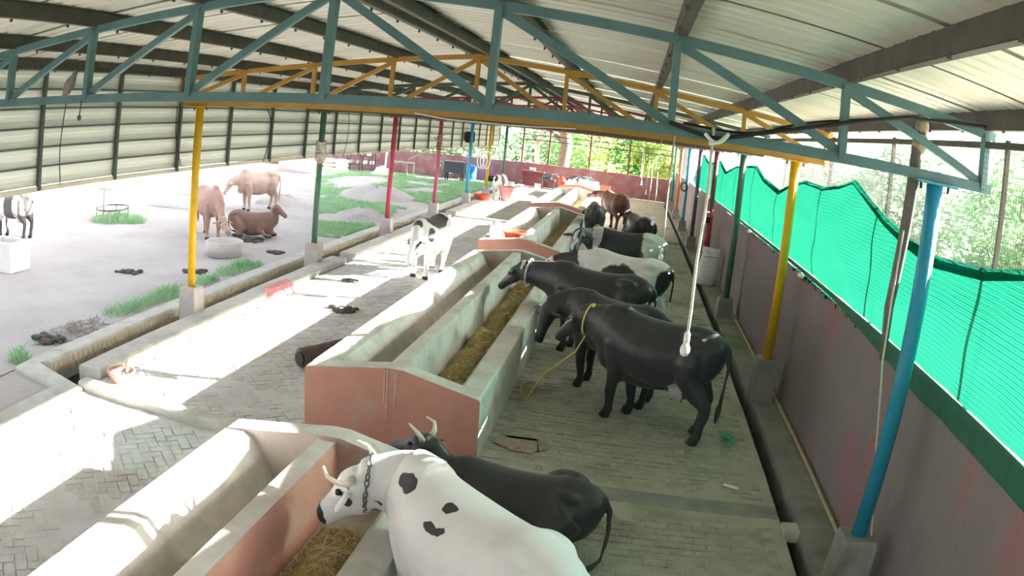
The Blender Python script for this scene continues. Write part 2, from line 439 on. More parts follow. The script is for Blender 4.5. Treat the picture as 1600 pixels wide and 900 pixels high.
# ------------------------------------------------------------------ trusses
TR = [(TEAL, 'teal', 'nearest the camera, spanning the whole picture top'), (ORANGE, 'orange-yellow', 'second from the camera'), (DKGREEN, 'dark green', 'third from the camera, behind the orange one'),
      (MAR, 'maroon', 'fourth from the camera'), (ROSE, 'rose red', 'fifth from the camera'), (TEAL, 'teal', 'far away, sixth from the camera'), (ORANGE, 'orange-yellow', 'far away, seventh from the camera'), (DKGREEN, 'dark green', 'farthest, at the back end')]
def truss(i, m, cname, where):
    y = ty(i); t = thing('roof_truss', '%s steel roof truss %s' % (cname, where), 'truss', (XC, y, HB), 0, 'steel roof trusses')
    P = lambda j: (XC+j*S, y, HB); T_ = lambda j: (XC+j*S, y, chord(XC+j*S))
    e = 4.07
    b = MB().bar((XC-e*S, y, HB), (XC+e*S, y, HB), .05, .075); b.build('bottom_chord', m, t)
    for sg in (-1, 1):
        MB().bar((XC, y, HB+HR), (XC+sg*e*S, y, HB+HE-.005), .05, .07).build('top_chord', m, t)
    for j in range(-4, 5):
        MB().bar(P(j), T_(j), .05, .085 if i == 0 else .07, up=(0,1,0)).build('upright', m, t)
    for j in range(1, 5):
        for sg in (-1, 1):
            MB().bar((XC+sg*(j-1)*S, y+.012, chord(XC+sg*(j-1)*S)-.03), (XC+sg*j*S, y+.012, HB+.03), .045, .06).build('diagonal', m, t)
    return t
for i, (m, c, w) in enumerate(TR): truss(i, m, c, w)
truss(-1, DKGREEN, 'dark green', 'behind the camera position')

# ------------------------------------------------------------------ posts
PEDL = mat('pedestal_plaster', (0.40,0.36,0.34), (0.50,0.46,0.43), 0.85, 4, 0.3, 30, c3=(0.42,0.22,0.20), s3=2.3, t3=(0.55,0.7), coords='World')
def post(i, side, m, cname, label, y=None, ped=.52, pw=.30, r=.066):
    x = XL if side < 0 else XR; y = ty(i) if y is None else y; base = 0
    t = thing('steel_post', label, 'post', (x, y, 0), 0, 'posts along the yard' if side < 0 else 'posts along the net wall')
    b = MB(); pt = ped-.02
    q = lambda w, z: [(x-w, y-w, z), (x+w, y-w, z), (x+w, y+w, z), (x-w, y+w, z)]
    b.loft([q(pw*.54, -.3 if side < 0 else .0), q(pw*.5, pt-.03), q(pw*.45, ped)])
    b.build('pedestal', PEDL if side < 0 else CONC_DARK if i < 3 else CONC_DARK, t)
    n = 20
    MB().tube([(x, y, ped-.02), (x, y, HB-.05)], r, n).build('pipe', m, t, True)
    b = MB().box((x, y, HB-.047), (.34, .16, .014))
    b.build('cap_plate', m, t)
    for s_ in (-.12, .12): MB().tube([(x+s_, y, HB-.10), (x+s_, y, HB-.045)], .012, 6).build('bolt', BLACK, t)
    return t
LPOST = [(P_GRN,'green','green steel post at the left picture edge on a pale pedestal'), (P_YEL,'yellow','yellow post nearest the camera on the yard side'), (P_GRN,'green','green post on the yard side with a white cloth bundle tied on'),
         (P_RED,'red','red post on the yard side between the green and the crimson post'), (P_PINK,'crimson','crimson post on the yard side with a brown rope wrapped high'), (P_SKY,'sky blue','sky blue post on the far yard side by the blue drum')]
for i, (m, c, lb) in enumerate(LPOST): post(i, -1, m, c, lb)
post(6, -1, P_YEL, 'yellow', 'far yellow post with white hose loops hanging on it', 34.6)
post(7, -1, P_GRN, 'green', 'far dark green post standing on a pale block', 38.9)
RPOST = [(P_BLUE,'blue','bright blue post nearest the camera by the green net'), (P_YEL,'yellow','yellow post rising in front of the green net'), (P_GRN,'green','dark green post by the net behind the yellow one'),
         (MAR,'red','dull red post by the net behind the dark green one'), (P_GREY,'slate','slate grey post by the net beyond the red post'), (P_SKY,'sky blue','sky blue post at the far end of the net wall'),
         (P_ORG,'orange','orange post at the far end of the net wall'), (P_TEAL,'teal','teal post at the far corner of the net wall')]
for i, (m, c, lb) in enumerate(RPOST): post(i, 1, m, c, lb, ped=.65 if i < 2 else .45)
o = MB().tube([(XR, ty(3), .45), (XR, ty(3), 1.75)], .085, 14).build('red_pipe_sleeve', P_RED, None, True); tag(o, 'bright red sleeve round the foot of the dull red post', 'pipe')

# ------------------------------------------------------------------ hanging sheet curtain on the left
curt = bpy.data.objects.new('wall_left', None); COL.objects.link(curt); curt['kind'] = 'structure'
ups = [Y0 - LP*2 + 1.70*k for k in range(0, 27)]
ZC = [2.38 + .244*k for k in range(7)]
pm = bpy.data.meshes.new('sheet_panel')
b = MB(); hh = .24
prof = [(0, 0), (.012, .02), (.012, .07), (.004, .085), (.004, .15), (.012, .165), (.012, .22), (0, hh)]
b.add([(dx, 0, dz) for dx, dz in prof]+[(dx, 1.69, dz) for dx, dz in prof]+[(-.02, 0, dz) for dx, dz in prof]+[(-.02, 1.69, dz) for dx, dz in prof],
      [[k, k+1, 8+k+1, 8+k] for k in range(7)]+[[16+k, 24+k, 24+k+1, 16+k+1] for k in range(7)])
pm.from_pydata(b.v, [], b.f); pm.materials.append(CURT); pm.update()
for k in range(len(ups)-1):
    for r_ in range(6): inst('sheet_panel', pm, (XEL-.03, ups[k]+.005, ZC[r_]+.002+R(-.003,.003)), (0,0,0), curt)
for y in ups: MB().box((XEL+.03, y, (2.33+3.84)/2), (.05, .055, 1.51)).build('upright', FRAMEG, curt)
for r_ in range(1, 7): MB().box((XEL+.005, (ups[0]+ups[-1])/2, ZC[r_]), (.03, ups[-1]-ups[0], .022)).build('rail', FRAMEG, curt)
MB().box((XEL+.005, (ups[0]+ups[-1])/2, 2.345), (.06, ups[-1]-ups[0], .06)).build('bottom_rail', mat('sandy_steel', (0.50,0.45,0.34), (0.6,0.55,0.43), 0.6, 4, coords='World'), curt)

# ------------------------------------------------------------------ right side: wire fence, net
fence = thing('wire_fence', 'fine wire mesh fence on thin dark posts above the maroon wall', 'fence', (2.6, 20, 1.8))
WIRE = mat('grey_wire', (0.13,0.14,0.14), (0.2,0.2,0.2), 0.5, 9, metal=0.3)
b = MB(); y = -2.0
while y < 44.5:
    w = .0022; b.add([(2.6-w, y, 1.8), (2.6+w, y+w, 1.8), (2.6, y-w, 1.8), (2.6-w, y, 3.72), (2.6+w, y+w, 3.72), (2.6, y-w, 3.72)], [[0,1,4,3],[1,2,5,4],[2,0,3,5]]); y += .04
z = 1.84
while z < 3.72:
    w = .0022; b.add([(2.6-w, -2, z), (2.6+w, -2, z+w), (2.6, -2, z-w), (2.6-w, 44.5, z), (2.6+w, 44.5, z+w), (2.6, 44.5, z-w)], [[0,1,4,3],[1,2,5,4],[2,0,3,5]]); z += .04
o = b.build('wire_mesh', WIRE, fence); o['kind'] = 'stuff'
for y in [-.5, 2.1, 4.66, 7.27, 9.78, 12.85, 15.64, 18.5, 21.3, 24.1, 27, 30, 33, 36, 39, 42]:
    MB().box((2.63, y, 2.8), (.035, .035, 1.95)).build('fence_post', PURLIN, fence)
MB().bar((2.62, -2, 3.73), (2.62, 44.5, 3.73), .04, .05).build('top_rail', PURLIN, fence)

NET = bpy.data.materials.new('green_shade_cloth'); NET.use_nodes = True
n = NET.node_tree.nodes; l = NET.node_tree.links; n.remove(n['Principled BSDF'])
g = n.new('ShaderNodeNewGeometry'); wv = n.new('ShaderNodeTexWave'); wv.bands_direction = 'Z'; wv.inputs['Scale'].default_value = 16; wv.inputs['Distortion'].default_value = 1.2; wv.inputs['Detail'].default_value = 2
l.new(g.outputs['Position'], wv.inputs['Vector'])
cr_ = n.new('ShaderNodeValToRGB'); cr_.color_ramp.elements[0].color = (0.002,0.034,0.020,1); cr_.color_ramp.elements[1].color = (0.004,0.066,0.038,1); cr_.color_ramp.elements[0].position = .05; cr_.color_ramp.elements[1].position = .4
l.new(wv.outputs['Fac'], cr_.inputs['Fac'])
df = n.new('ShaderNodeBsdfDiffuse'); tl = n.new('ShaderNodeBsdfTranslucent'); tp = n.new('ShaderNodeBsdfTransparent')
tp.inputs[0].default_value = (0.25,1,0.8,1)
m1 = n.new('ShaderNodeMixShader'); m1.inputs[0].default_value = .68; m2 = n.new('ShaderNodeMixShader'); m2.inputs[0].default_value = .012
l.new(cr_.outputs[0], df.inputs[0]); l.new(cr_.outputs[0], tl.inputs[0]); l.new(df.outputs[0], m1.inputs[1]); l.new(tl.outputs[0], m1.inputs[2])
l.new(m1.outputs[0], m2.inputs[1]); l.new(tp.outputs[0], m2.inputs[2]); l.new(m2.outputs[0], n['Material Output'].inputs[0])
NTOP = [(30.5, 2.2), (28.9, 2.9), (27.42, 3.19), (25.2, 2.95), (22.04, 3.11), (20.37, 2.86), (18.29, 3.08), (15.34, 3.18), (14.24, 2.98), (12.58, 2.86), (11.63, 3.02), (10.69, 3.12), (9.52, 3.10), (8.68, 3.18), (8.15, 3.27), (7.46, 3.09), (6.91, 2.97), (6.23, 2.87), (5.72, 2.83), (5.43, 2.82), (4.95, 2.85), (4.52, 2.88), (3.96, 2.97), (3.0, 3.1), (2.0, 2.9), (0.5, 2.85), (-1.5, 3.0)][::-1]
def ntop(y): return float(np.interp(y, [a for a, _ in NTOP], [c for _, c in NTOP]))
b = MB(); ny, nv = 420, 26; vs = []; fs = []
for i in range(ny+1):
    y = -1.5 + 32*i/ny; zt = ntop(y); zb = 1.935 + .012*nz(y, 0, 2)
    for k in range(nv+1):
        f = k/nv; z = zb + (zt-zb)*f
        x = 2.535 - .05*math.sin(math.pi*f)*(.6+.6*nz(y, z, .8)) + .03*nz(y, z*2, 1.6) - .02*f
        vs.append((min(x, 2.575), y, z))
for i in range(ny):
    for k in range(nv): a = i*(nv+1)+k; fs.append([a, a+1, a+nv+2, a+nv+1])
b.add(vs, fs)
net = thing('shade_net', 'bright green shade net hung in scallops above the right wall', 'net', (2.5, 10, 1.9))
b.build('net_cloth', NET, net, True)
b = MB(); vs = []; fs = []          # the folded hem along the sagging top edge
for i in range(ny+1):
    y = -1.5 + 32*i/ny; zt = ntop(y); w = .05 + .07*max(0, 3.1-zt)*2
    vs += [(2.50, y, zt+.004), (2.455+.01*nz(y,0,3), y, zt-w*.5), (2.47, y, zt-w)]
for i in range(ny):
    for k in range(2): a = i*3+k; fs.append([a, a+1, a+4, a+3])
b.add(vs, fs); b.build('hem', NET, net, True)
b = MB()                            # ragged lower strip that hangs over the wall top
yy = 1.0
while yy < 17.5:
    w = R(.05, .14); d = R(.03, .13)
    b.add([(2.485, yy, 1.94), (2.485, yy+w, 1.94), (2.478, yy+w*R(.5,1), 1.93-d), (2.478, yy+w*.2, 1.93-d*R(.5,1))], [[0,1,2,3]]); yy += w*.95
b.build('ragged_edge', NET, net)
GREENP = mat('dark_green_tape', (0.02,0.12,0.07), (0.03,0.16,0.10), 0.6, 6)
b = MB(); vs = []; fs = []
for i in range(111):
    y = -1.5 + 11*i/110; w = .20*min(1, max(0, (9.5-y)/4)) + .02*nz(y, 0, 2.2)
    vs += [(2.478, y, 1.95), (2.466+.008*nz(y,1,3), y, 1.95-w*.5), (2.474, y, 1.95-max(w,.005))]
for i in range(110):
    for k in range(2): a = i*3+k; fs.append([a, a+1, a+4, a+3])
b.add(vs, fs); b.build('lower_flap', GREENP, net, True)
MB().bar((2.47, -1.5, 1.93), (2.47, 27, 1.93), .02, .05).build('edge_batten', GREENP, net)
for (y, z) in [(ty(1)-.1, 1.86), (ty(2)-.15, 1.86)]:
    o = MB().ball((2.46, y, z), (.05, .14, .04), 10).build('plaster_lump', WHITE, None, True); tag(o, 'white plaster lump on the wall top beside the %s post' % ('yellow' if y < 12 else 'dark green'), 'plaster')

# ------------------------------------------------------------------ feed troughs
def trough(label, xc, ya, yb, group='feed troughs', red=False):
    t = thing('feed_trough', label, 'trough', (xc, (ya+yb)/2, 0), 0, group)
    X = lambda x: xc + x
    e = .22
    b = MB()
    # left wall with its sloping inner side
    b.prism_y([(X(-1.0),0), (X(-1.0),.70), (X(-.82),.715), (X(-.74),.69), (X(-.64),.52), (X(-.58),.38), (X(-.52),.28), (X(-.52),0)], ya+e, yb-e)
    b.prism_y([(X(-.52),0), (X(-.52),.28), (X(-.16),.26), (X(-.16),0)], ya+e, yb-e)
    b.prism_y([(X(.07),0), (X(.07),.26), (X(.62),.24), (X(.62),0)], ya+e, yb-e)
    b.prism_y([(X(.60),0), (X(.63),.645), (X(.66),.66), (X(.86),.645), (X(.885),.63), (X(.91),0)], ya+e, yb-e)
    b.build('basin', CONC_PALE, t)
    b = MB(); b.prism_y([(X(-.16),0), (X(-.13),.80), (X(.03),.80), (X(.07),.26), (X(.07),0)], ya+e, yb-e)
    b.m[2] = 1 if red else 0
    b.build('divider', [CONC_PALE, REDPAINT], t)
    for y0, y1, o_ in ((ya, ya+e, 1), (yb-e, yb, 2)):
        b = MB(); pf = [(X(-1.0),0), (X(-1.0),.69), (X(-.98),.71), (X(-.08),.835), (X(.08),.835), (X(.865),.655), (X(.89),.635), (X(.91),0)]
        b.prism_y(pf, y0, y1, 0, 1)
        b.m[-1 if o_ == 1 else -2] = 2
        o = b.build('end_wall', [CONC_PALE, REDPAINT, CONC_STAIN], t)
    return t
FEEDM = FEED
def feed(name, label, x0, x1, ya, yb, z0, amp, parentless=True, straws=600, cov=1.0, seed=1):
    rs = random.Random(seed); b = MB(); nx, ny = 14, int((yb-ya)/.045); vs = []; fs = []
    for j in range(ny+1):
        y = ya+(yb-ya)*j/ny
        for i in range(nx+1):
            x = x0+(x1-x0)*i/nx
            e = min(i, nx-i)/nx*2; ee = min(1, e*1.6)
            env = min(1, min(y-ya, yb-y)/.35)
            h = z0 + amp*(.45+.75*nz(x*1.0+seed, y, 2.1))*ee*env + .022*nz(x, y, 14, seed) + .012*nz(x, y, 40, seed)
            vs.append((x, y, h))
    for j in range(ny):
        for i in range(nx): a = j*(nx+1)+i; fs.append([a, a+1, a+nx+2, a+nx+1])
    b.add(vs, fs)
    for _ in range(straws):
        k = rs.randrange(len(vs)); p = Vector(vs[k])+Vector((rs.uniform(-.02,.02), rs.uniform(-.02,.02), .006)); a = rs.uniform(0, 6.28); L = rs.uniform(.03, .09)
        d = Vector((math.cos(a), math.sin(a), rs.uniform(-.3,.5)))*L; s_ = Vector((-math.sin(a), math.cos(a), .3))*.003
        b.add([p-s_, p+s_, p+d+s_, p+d-s_], [[0,1,2,3]], 1)
    o = b.build(name, [FEEDM, STRAW], None, False); tag(o, label, 'feed', None, 'stuff'); return o
trough('nearest twin concrete feed trough, cut by the bottom picture edge', -2.03, -4.5, 5.40, red=True)
T1 = trough('long twin feed trough with a broad red end face, middle of picture', -2.09, 7.04, 15.55)
trough('twin feed trough holding the red tub, third along the row', -2.30, 17.05, 25.6)
trough('distant twin feed trough beyond the dark cow, fourth along the row', -2.50, 27.2, 36.0)
trough('farthest feed trough under a heap of gear, near the back wall', -2.62, 38.3, 42.6)
for dx, z0, z1 in ((-.05,.46,.82),(-.02,.30,.82),(.06,.40,.80),(.075,.55,.80)):
    MB().bar((-2.14+dx, 7.037, z0), (-2.145+dx*1.05, 7.037, z1), .008, .006).build('paint_drip', mat('pale_drip', (0.62,0.46,0.42), (0.7,0.55,0.5), 0.7, 9), T1)
feed('chopped_feed', 'golden chopped feed along the left basin of the nearest trough', -2.54, -2.20, 1.0, 5.1, .30, .12, straws=1600, seed=3)
feed('chopped_feed', 'chopped feed in the right basin under the white cow\'s muzzle', -1.95, -1.42, 1.0, 4.75, .26, .24, straws=2200, seed=5)
feed('chopped_feed', 'heaped chopped feed in the right basin of the red-ended trough', -2.01, -1.49, 7.35, 14.8, .26, .30, straws=3200, seed=8)
feed('chopped_feed', 'thin leftover feed in the left basin of the red-ended trough', -2.60, -2.26, 7.4, 15.2, .27, .04, straws=500, seed=11)
feed('chopped_feed', 'thin brown feed in the right basin of the red tub\'s trough', -2.22, -1.70, 17.4, 25.2, .26, .05, straws=300, seed=13)
feed('chopped_feed', 'thin brown feed in the right basin of the fourth trough', -2.42, -1.90, 27.6, 35.6, .26, .05, straws=100, seed=17)

# ------------------------------------------------------------------ cattle
def coat(name, base, patch=None, spots=(), base2=None, rough=0.55, hoof=True, seed=0.0, sheen=0.25):
    """spots: (x, y, z, rx, ry, rz) ellipsoids in the animal's own space, edges wobbled by noise"""
    m = bpy.data.materials.new(name); m.use_nodes = True
    n = m.node_tree.nodes; l = m.node_tree.links; b = n['Principled BSDF']
    b.inputs['Roughness'].default_value = rough; b.inputs['Specular IOR Level'].default_value = .35
    b.inputs['Sheen Weight'].default_value = sheen*.3
    tc = n.new('ShaderNodeTexCoord'); src = tc.outputs['Object']
    t = n.new('ShaderNodeTexNoise'); t.inputs['Scale'].default_value = 3.0; t.inputs['Detail'].default_value = 3
    l.new(src, t.inputs['Vector'])
    r = n.new('ShaderNodeValToRGB'); r.color_ramp.elements[0].position = .35; r.color_ramp.elements[1].position = .7
    r.color_ramp.elements[0].color = (*base, 1); r.color_ramp.elements[1].color = (*(base2 or tuple(x*1.25+.002 for x in base)), 1)
    l.new(t.outputs['Fac'], r.inputs['Fac']); col = r.outputs[0]
    if spots:
        t2 = n.new('ShaderNodeTexNoise'); t2.inputs['Scale'].default_value = 5; t2.inputs['Detail'].default_value = 3
        l.new(src, t2.inputs['Vector'])
        v = n.new('ShaderNodeVectorMath'); v.operation = 'MULTIPLY_ADD'; v.inputs[1].default_value = (.16,)*3; l.new(t2.outputs['Color'], v.inputs[0]); l.new(src, v.inputs[2])
        v2 = n.new('ShaderNodeVectorMath'); v2.operation = 'SUBTRACT'; v2.inputs[1].default_value = (.08,)*3; l.new(v.outputs[0], v2.inputs[0])
        acc = None
        for (x, y, z, rx, ry, rz) in spots:
            s_ = n.new('ShaderNodeVectorMath'); s_.operation = 'SUBTRACT'; s_.inputs[1].default_value = (x, y, z); l.new(v2.outputs[0], s_.inputs[0])
            d = n.new('ShaderNodeVectorMath'); d.operation = 'DIVIDE'; d.inputs[1].default_value = (rx, ry, rz); l.new(s_.outputs[0], d.inputs[0])
            L = n.new('ShaderNodeVectorMath'); L.operation = 'LENGTH'; l.new(d.outputs[0], L.inputs[0])
            if acc is None: acc = L.outputs['Value']
            else:
                mi = n.new('ShaderNodeMath'); mi.operation = 'MINIMUM'; l.new(acc, mi.inputs[0]); l.new(L.outputs['Value'], mi.inputs[1]); acc = mi.outputs[0]
        mr = n.new('ShaderNodeMapRange'); mr.inputs[1].default_value = .96; mr.inputs[2].default_value = 1.04; mr.inputs[3].default_value = 1; mr.inputs[4].default_value = 0
        l.new(acc, mr.inputs[0])
        mx = n.new('ShaderNodeMixRGB'); mx.inputs[2].default_value = (*patch, 1); l.new(mr.outputs[0], mx.inputs[0]); l.new(col, mx.inputs[1]); col = mx.outputs[0]
    if hoof:
        sp = n.new('ShaderNodeSeparateXYZ'); l.new(src, sp.inputs[0])
        mr = n.new('ShaderNodeMapRange'); mr.inputs[1].default_value = .075; mr.inputs[2].default_value = .085; mr.inputs[3].default_value = 1; mr.inputs[4].default_value = 0
        l.new(sp.outputs[2], mr.inputs[0])
        mx = n.new('ShaderNodeMixRGB'); mx.inputs[2].default_value = (.03,.027,.024,1); l.new(mr.outputs[0], mx.inputs[0]); l.new(col, mx.inputs[1]); col = mx.outputs[0]
    l.new(col, b.inputs['Base Color'])
    tb = n.new('ShaderNodeTexNoise'); tb.inputs['Scale'].default_value = 70; l.new(src, tb.inputs['Vector'])
    bp = n.new('ShaderNodeBump'); bp.inputs['Strength'].default_value = .12; bp.inputs['Distance'].default_value = .01; l.new(tb.outputs['Fac'], bp.inputs['Height']); l.new(bp.outputs[0], b.inputs['Normal'])
    return m

EYE = mat('dark_eye', (0.008,0.006,0.005), None, 0.12, spec=.6)
MUZ = mat('muzzle_skin', (0.025,0.022,0.022), (0.05,0.04,0.04), 0.4, 20)
# torso stations: x, top z, bottom z, half width (for a 1.36 m cow)
TORSO = [(-.86,1.20,1.02,.06), (-.83,1.27,.90,.12), (-.74,1.325,.76,.20), (-.60,1.36,.66,.255), (-.46,1.375,.62,.275), (-.30,1.335,.57,.30), (-.08,1.315,.53,.335), (.14,1.315,.535,.335), (.34,1.335,.57,.30), (.50,1.365,.62,.255), (.62,1.37,.67,.22), (.74,1.33,.73,.175), (.83,1.26,.82,.12)]
def torso_ring(x, zt, zb, w, dz, n=24, wide=1.0, bony=1.0):
    zc = zb + (zt-zb)*.50; q = []
    for k in range(n):
        a = 2*math.pi*k/n; cy, sz = math.cos(a), math.sin(a)
        e = .85 if sz > 0 else .9
        yy = math.copysign(abs(cy)**e, cy)*w*wide
        if sz > 0: yy *= 1 - .28*sz**2.2*bony
        zz = zc + (math.copysign(abs(sz)**.95, sz))*((zt-zc) if sz > 0 else (zc-zb))
        q.append(Vector((x, yy, zz + dz)))
    return q
def oriented_ring(c, d, up, w, h, n=16):
    sd_ = d.cross(up).normalized(); u = sd_.cross(d).normalized()
    return [c + sd_*w*math.cos(2*math.pi*k/n) + u*h*math.sin(2*math.pi*k/n) for k in range(n)]

def cow(name, label, cm, loc, heading, poll, muz, s=1.0, pose='stand', horns=None, hmat=None, legs=None, vox=.022, udder=True, earm=None, group=None, tail=True, neckw=1.0, legx=(.42,-.62), belly=1.0, hump=0, ears=True, headroll=0.0, muzm=None, extra=(), legk=1.15, headk=1.0):
    """poll and muz are world points; heading in degrees (0 = facing +X)"""
    hd = math.radians(heading)
    root = thing(name, label, 'cow', loc, hd, group)
    inv = Matrix.LocRotScale(Vector(loc), Matrix.Rotation(hd, 3, 'Z').to_quaternion(), None).inverted()
    P = (inv @ Vector(poll))/s; Z = (inv @ Vector(muz))/s
    b = MB(); dz = 0 if pose == 'stand' else -.50
    b.loft([torso_ring(x, zt, zb if pose == 'stand' else max(zb, .515), w, dz, wide=belly if pose == 'stand' else 1.08*belly) for x, zt, zb, w in TORSO])
    if hump: b.ball((.52, 0, 1.36+dz), (.2, .09, hump), 12)
    # hips and shoulder bones
    for sg in (-1, 1):
        b.ball((-.48, sg*.175, 1.235+dz), (.17, .075, .075), 14)
        b.ball((-.79, sg*.09, 1.16+dz), (.08, .07, .08), 12)
    for (ex, ey, ez, rx, ry, rz) in extra: b.ball((ex, ey, ez), (rx, ry, rz), 14)
    # neck
    B0 = Vector((.48, 0, 1.06+dz)); B1 = Vector((.74, 0, 1.08+dz)); fw = Vector((1,0,0))
    hdir = (Z-P).normalized()
    pts = []; 
    for i in range(7):
        t = i/6
        c1 = B1 + Vector((.10,0,.04)); c2 = P - hdir*.02 - (P-B1)*.22
        pts.append(B1*(1-t)**3 + c1*3*t*(1-t)**2 + c2*3*t*t*(1-t) + P*t**3)
    pts = [B0] + pts; W = [.17,.155,.135,.115,.10,.092,.088,.086]; H = [.30,.27,.235,.205,.18,.16,.145,.125]
    rings = []
    for i, p in enumerate(pts):
        d = (pts[min(i+1,len(pts)-1)]-pts[max(i-1,0)]).normalized(); up = Vector((0,0,1)) if abs(d.z) < .8 else Vector((-math.copysign(1, d.z)*1,0,.3))
        if d.z < -.8: up = Vector((1,0,.2))
        rings.append(oriented_ring(p - (Vector((0,0,1))*.02), d, up, W[i]*neckw, H[i]*neckw))
    b.loft(rings)
    # dewlap and brisket
    b.ball((.70, 0, .74+dz), (.15, .09, .15), 10)
    # head
    side = Vector((0,0,1)).cross(hdir)
    if side.length < .25: side = Vector((0,1,0))
    side.normalize(); up = hdir.cross(side).normalized()
    if abs(hdir.z) > .9 and up.x < 0: side, up = -side, -up
    elif abs(hdir.z) <= .9 and up.z < 0: side, up = -side, -up
    HL = min((Z-P).length, .56); hs = HL/.52*headk
    prof = [(-.07,.075,.075,.0), (0,.098,.105,-.02), (.10,.112,.125,-.03), (.20,.118,.132,-.035), (.32,.105,.122,-.04), (.50,.080,.10,-.04), (.70,.069,.082,-.035), (.85,.074,.076,-.035), (.95,.076,.070,-.04), (1.02,.06,.05,-.045)]
    b.loft([oriented_ring(P + hdir*HL*t + up*o_*hs, hdir, up, w*hs, h*hs) for t, w, h, o_ in prof])
    b.ball(P + hdir*HL*.30 - up*.09*hs, (.085*hs,)*3, 10)
    if ears:
        for sg in (-1, 1):
            e0 = P + hdir*.06*hs + side*sg*.085*hs - up*.01; d = (side*sg*1.0 - hdir*.22 - Vector((0,0,.32))).normalized()
            q = []
            for t, w in ((0,.025),(.3,.052),(.6,.055),(.85,.036),(1.0,.014)):
                q.append(oriented_ring(e0 + d*.22*hs*t, d, up, max(w*hs, .02), .018, 10))
            b.loft(q)
    # legs
    if pose == 'stand':
        fx, hx = legx
        off = legs or (0, 0, 0, 0)
        for sg, o_ in ((-1, off[0]), (1, off[1])):
            y = sg*.17
            b.tube([(fx+.10, y*.85, .98), (fx+.06, y*.95, .80), (fx+.02+o_*.25, y, .64), (fx+.02+o_*.7, y, .42), (fx+.02+o_*.85, y, .36), (fx+o_, y, .20), (fx+o_, y, .11), (fx+.03+o_, y, .07), (fx+.045+o_, y, .0)], [.15,.125,.088*legk,.060*legk,.062*legk,.044*legk,.052*legk,.056*legk,.066*legk], 14)
        for sg, o_ in ((-1, off[2]), (1, off[3])):
            y = sg*.17
            b.tube([(hx+.10, y*.8, 1.12), (hx+.12, y, .92), (hx+.13+o_*.3, y*1.12, .76), (hx+.02+o_*.6, y*1.08, .60), (hx-.09+o_*.9, y, .47), (hx-.075+o_, y, .40), (hx-.04+o_, y, .22), (hx-.03+o_, y, .11), (hx+.005+o_, y, .07), (hx+.02+o_, y, .0)], [.17,.195,.155,.098*legk,.064*legk,.056*legk,.045*legk,.052*legk,.057*legk,.066*legk], 14)
        if udder:
            b.ball((-.36, 0, .60), (.20, .15, .15), 12)
            for sx in (-.42, -.30):
                for sg in (-1, 1): b.tube([(sx, sg*.07, .52), (sx, sg*.07, .42)], [.026,.02], 8)
        tl = [(-.82,0,1.24), (-.90,0,1.16), (-.93,.01,.98), (-.92,.02,.75), (-.91,.02,.55), (-.90,.02,.42), (-.89,.02,.28)]; tr = [.045,.036,.027,.024,.03,.045,.022]
    else:
        for sg in (-1, 1):
            b.tube([(.50, sg*.18, .46), (.44, sg*.26, .22), (.66, sg*.27, .13), (.86, sg*.22, .09)], [.14,.10,.068,.06], 12)
            b.tube([(.86, sg*.22, .09), (.72, sg*.18, .055), (.58, sg*.16, .05)], [.06,.045,.052], 10)
            b.tube([(-.56, sg*.22, .56), (-.40, sg*.34, .40), (-.18, sg*.42, .30), (-.12, sg*.44, .20)], [.20,.19,.13,.10], 12)
            b.tube([(-.12, sg*.44, .20), (-.38, sg*.46, .10), (-.52, sg*.46, .07), (-.30, sg*.50, .055), (-.12, sg*.50, .05)], [.10,.075,.055,.045,.052], 10)
        tl = [(-.82,0,.74), (-.92,.02,.6), (-.95,.10,.35), (-.93,.22,.12), (-.84,.34,.06), (-.7,.42,.05)]; tr = [.045,.036,.028,.026,.045,.022]
    if tail: b.tube(tl, tr, 10)
    me = bpy.data.meshes.new('tmp'); me.from_pydata([tuple(Vector(v)*s) for v in b.v], [], b.f); me.update(); fix_normals(me)
    o = bpy.data.objects.new('tmp', me); COL.objects.link(o)
    rm = o.modifiers.new('r', 'REMESH'); rm.mode = 'VOXEL'; rm.voxel_size = vox; rm.use_smooth_shade = True
    sm = o.modifiers.new('s', 'SMOOTH'); sm.iterations = 10 if vox < .023 else 6 if vox < .03 else 3; sm.factor = .5
    dg = bpy.context.evaluated_depsgraph_get(); ev = o.evaluated_get(dg)
    bme = bpy.data.meshes.new_from_object(ev); bme.name = 'body'
    bpy.data.objects.remove(o); bpy.data.meshes.remove(me)
    bme.materials.clear(); bme.materials.append(cm)
    bo = bpy.data.objects.new('body', bme); COL.objects.link(bo); bo.parent = root
    W2 = lambda v: Matrix.LocRotScale(Vector(loc), Matrix.Rotation(hd, 3, 'Z').to_quaternion(), None) @ (Vector(v)*s)
    for sg in (-1, 1):
        MB().ball(W2(P + hdir*HL*.27 + side*sg*.108*hs + up*.02*hs), .021*s*hs, 8).build('eye', EYE, root, True)
    if muzm:
        e = P + hdir*HL*1.0 - up*.04*hs
        MB().ball(W2(e), tuple(abs(c)*s*hs for c in (.05, .062, .05)), 12).build('muzzle', muzm, root, True)
    if horns:
        for sg in (-1, 1):
            q = []
            for a, o_, u_ in horns: q.append(W2(P + side*sg*(.07+a)*hs + hdir*o_ + up*(.03+u_)))
            nn = len(q)
            MB().tube(q, [.030*s*(1-.85*i/(nn-1))+.003 for i in range(nn)], 12).build('horn', hmat or HORN, root, True)
    return root, W2, P, hdir, side, up

def ringpath(c, d, up, w, h, n=24): return oriented_ring(Vector(c), Vector(d).normalized(), Vector(up), w, h, n)
BLACKC = (0.032, 0.032, 0.035); WHITEC = (0.62, 0.61, 0.60)
HOR_UP = [(0,0,0), (.06,-.02,.05), (.10,-.03,.13), (.10,-.02,.21), (.06,0,.26)]
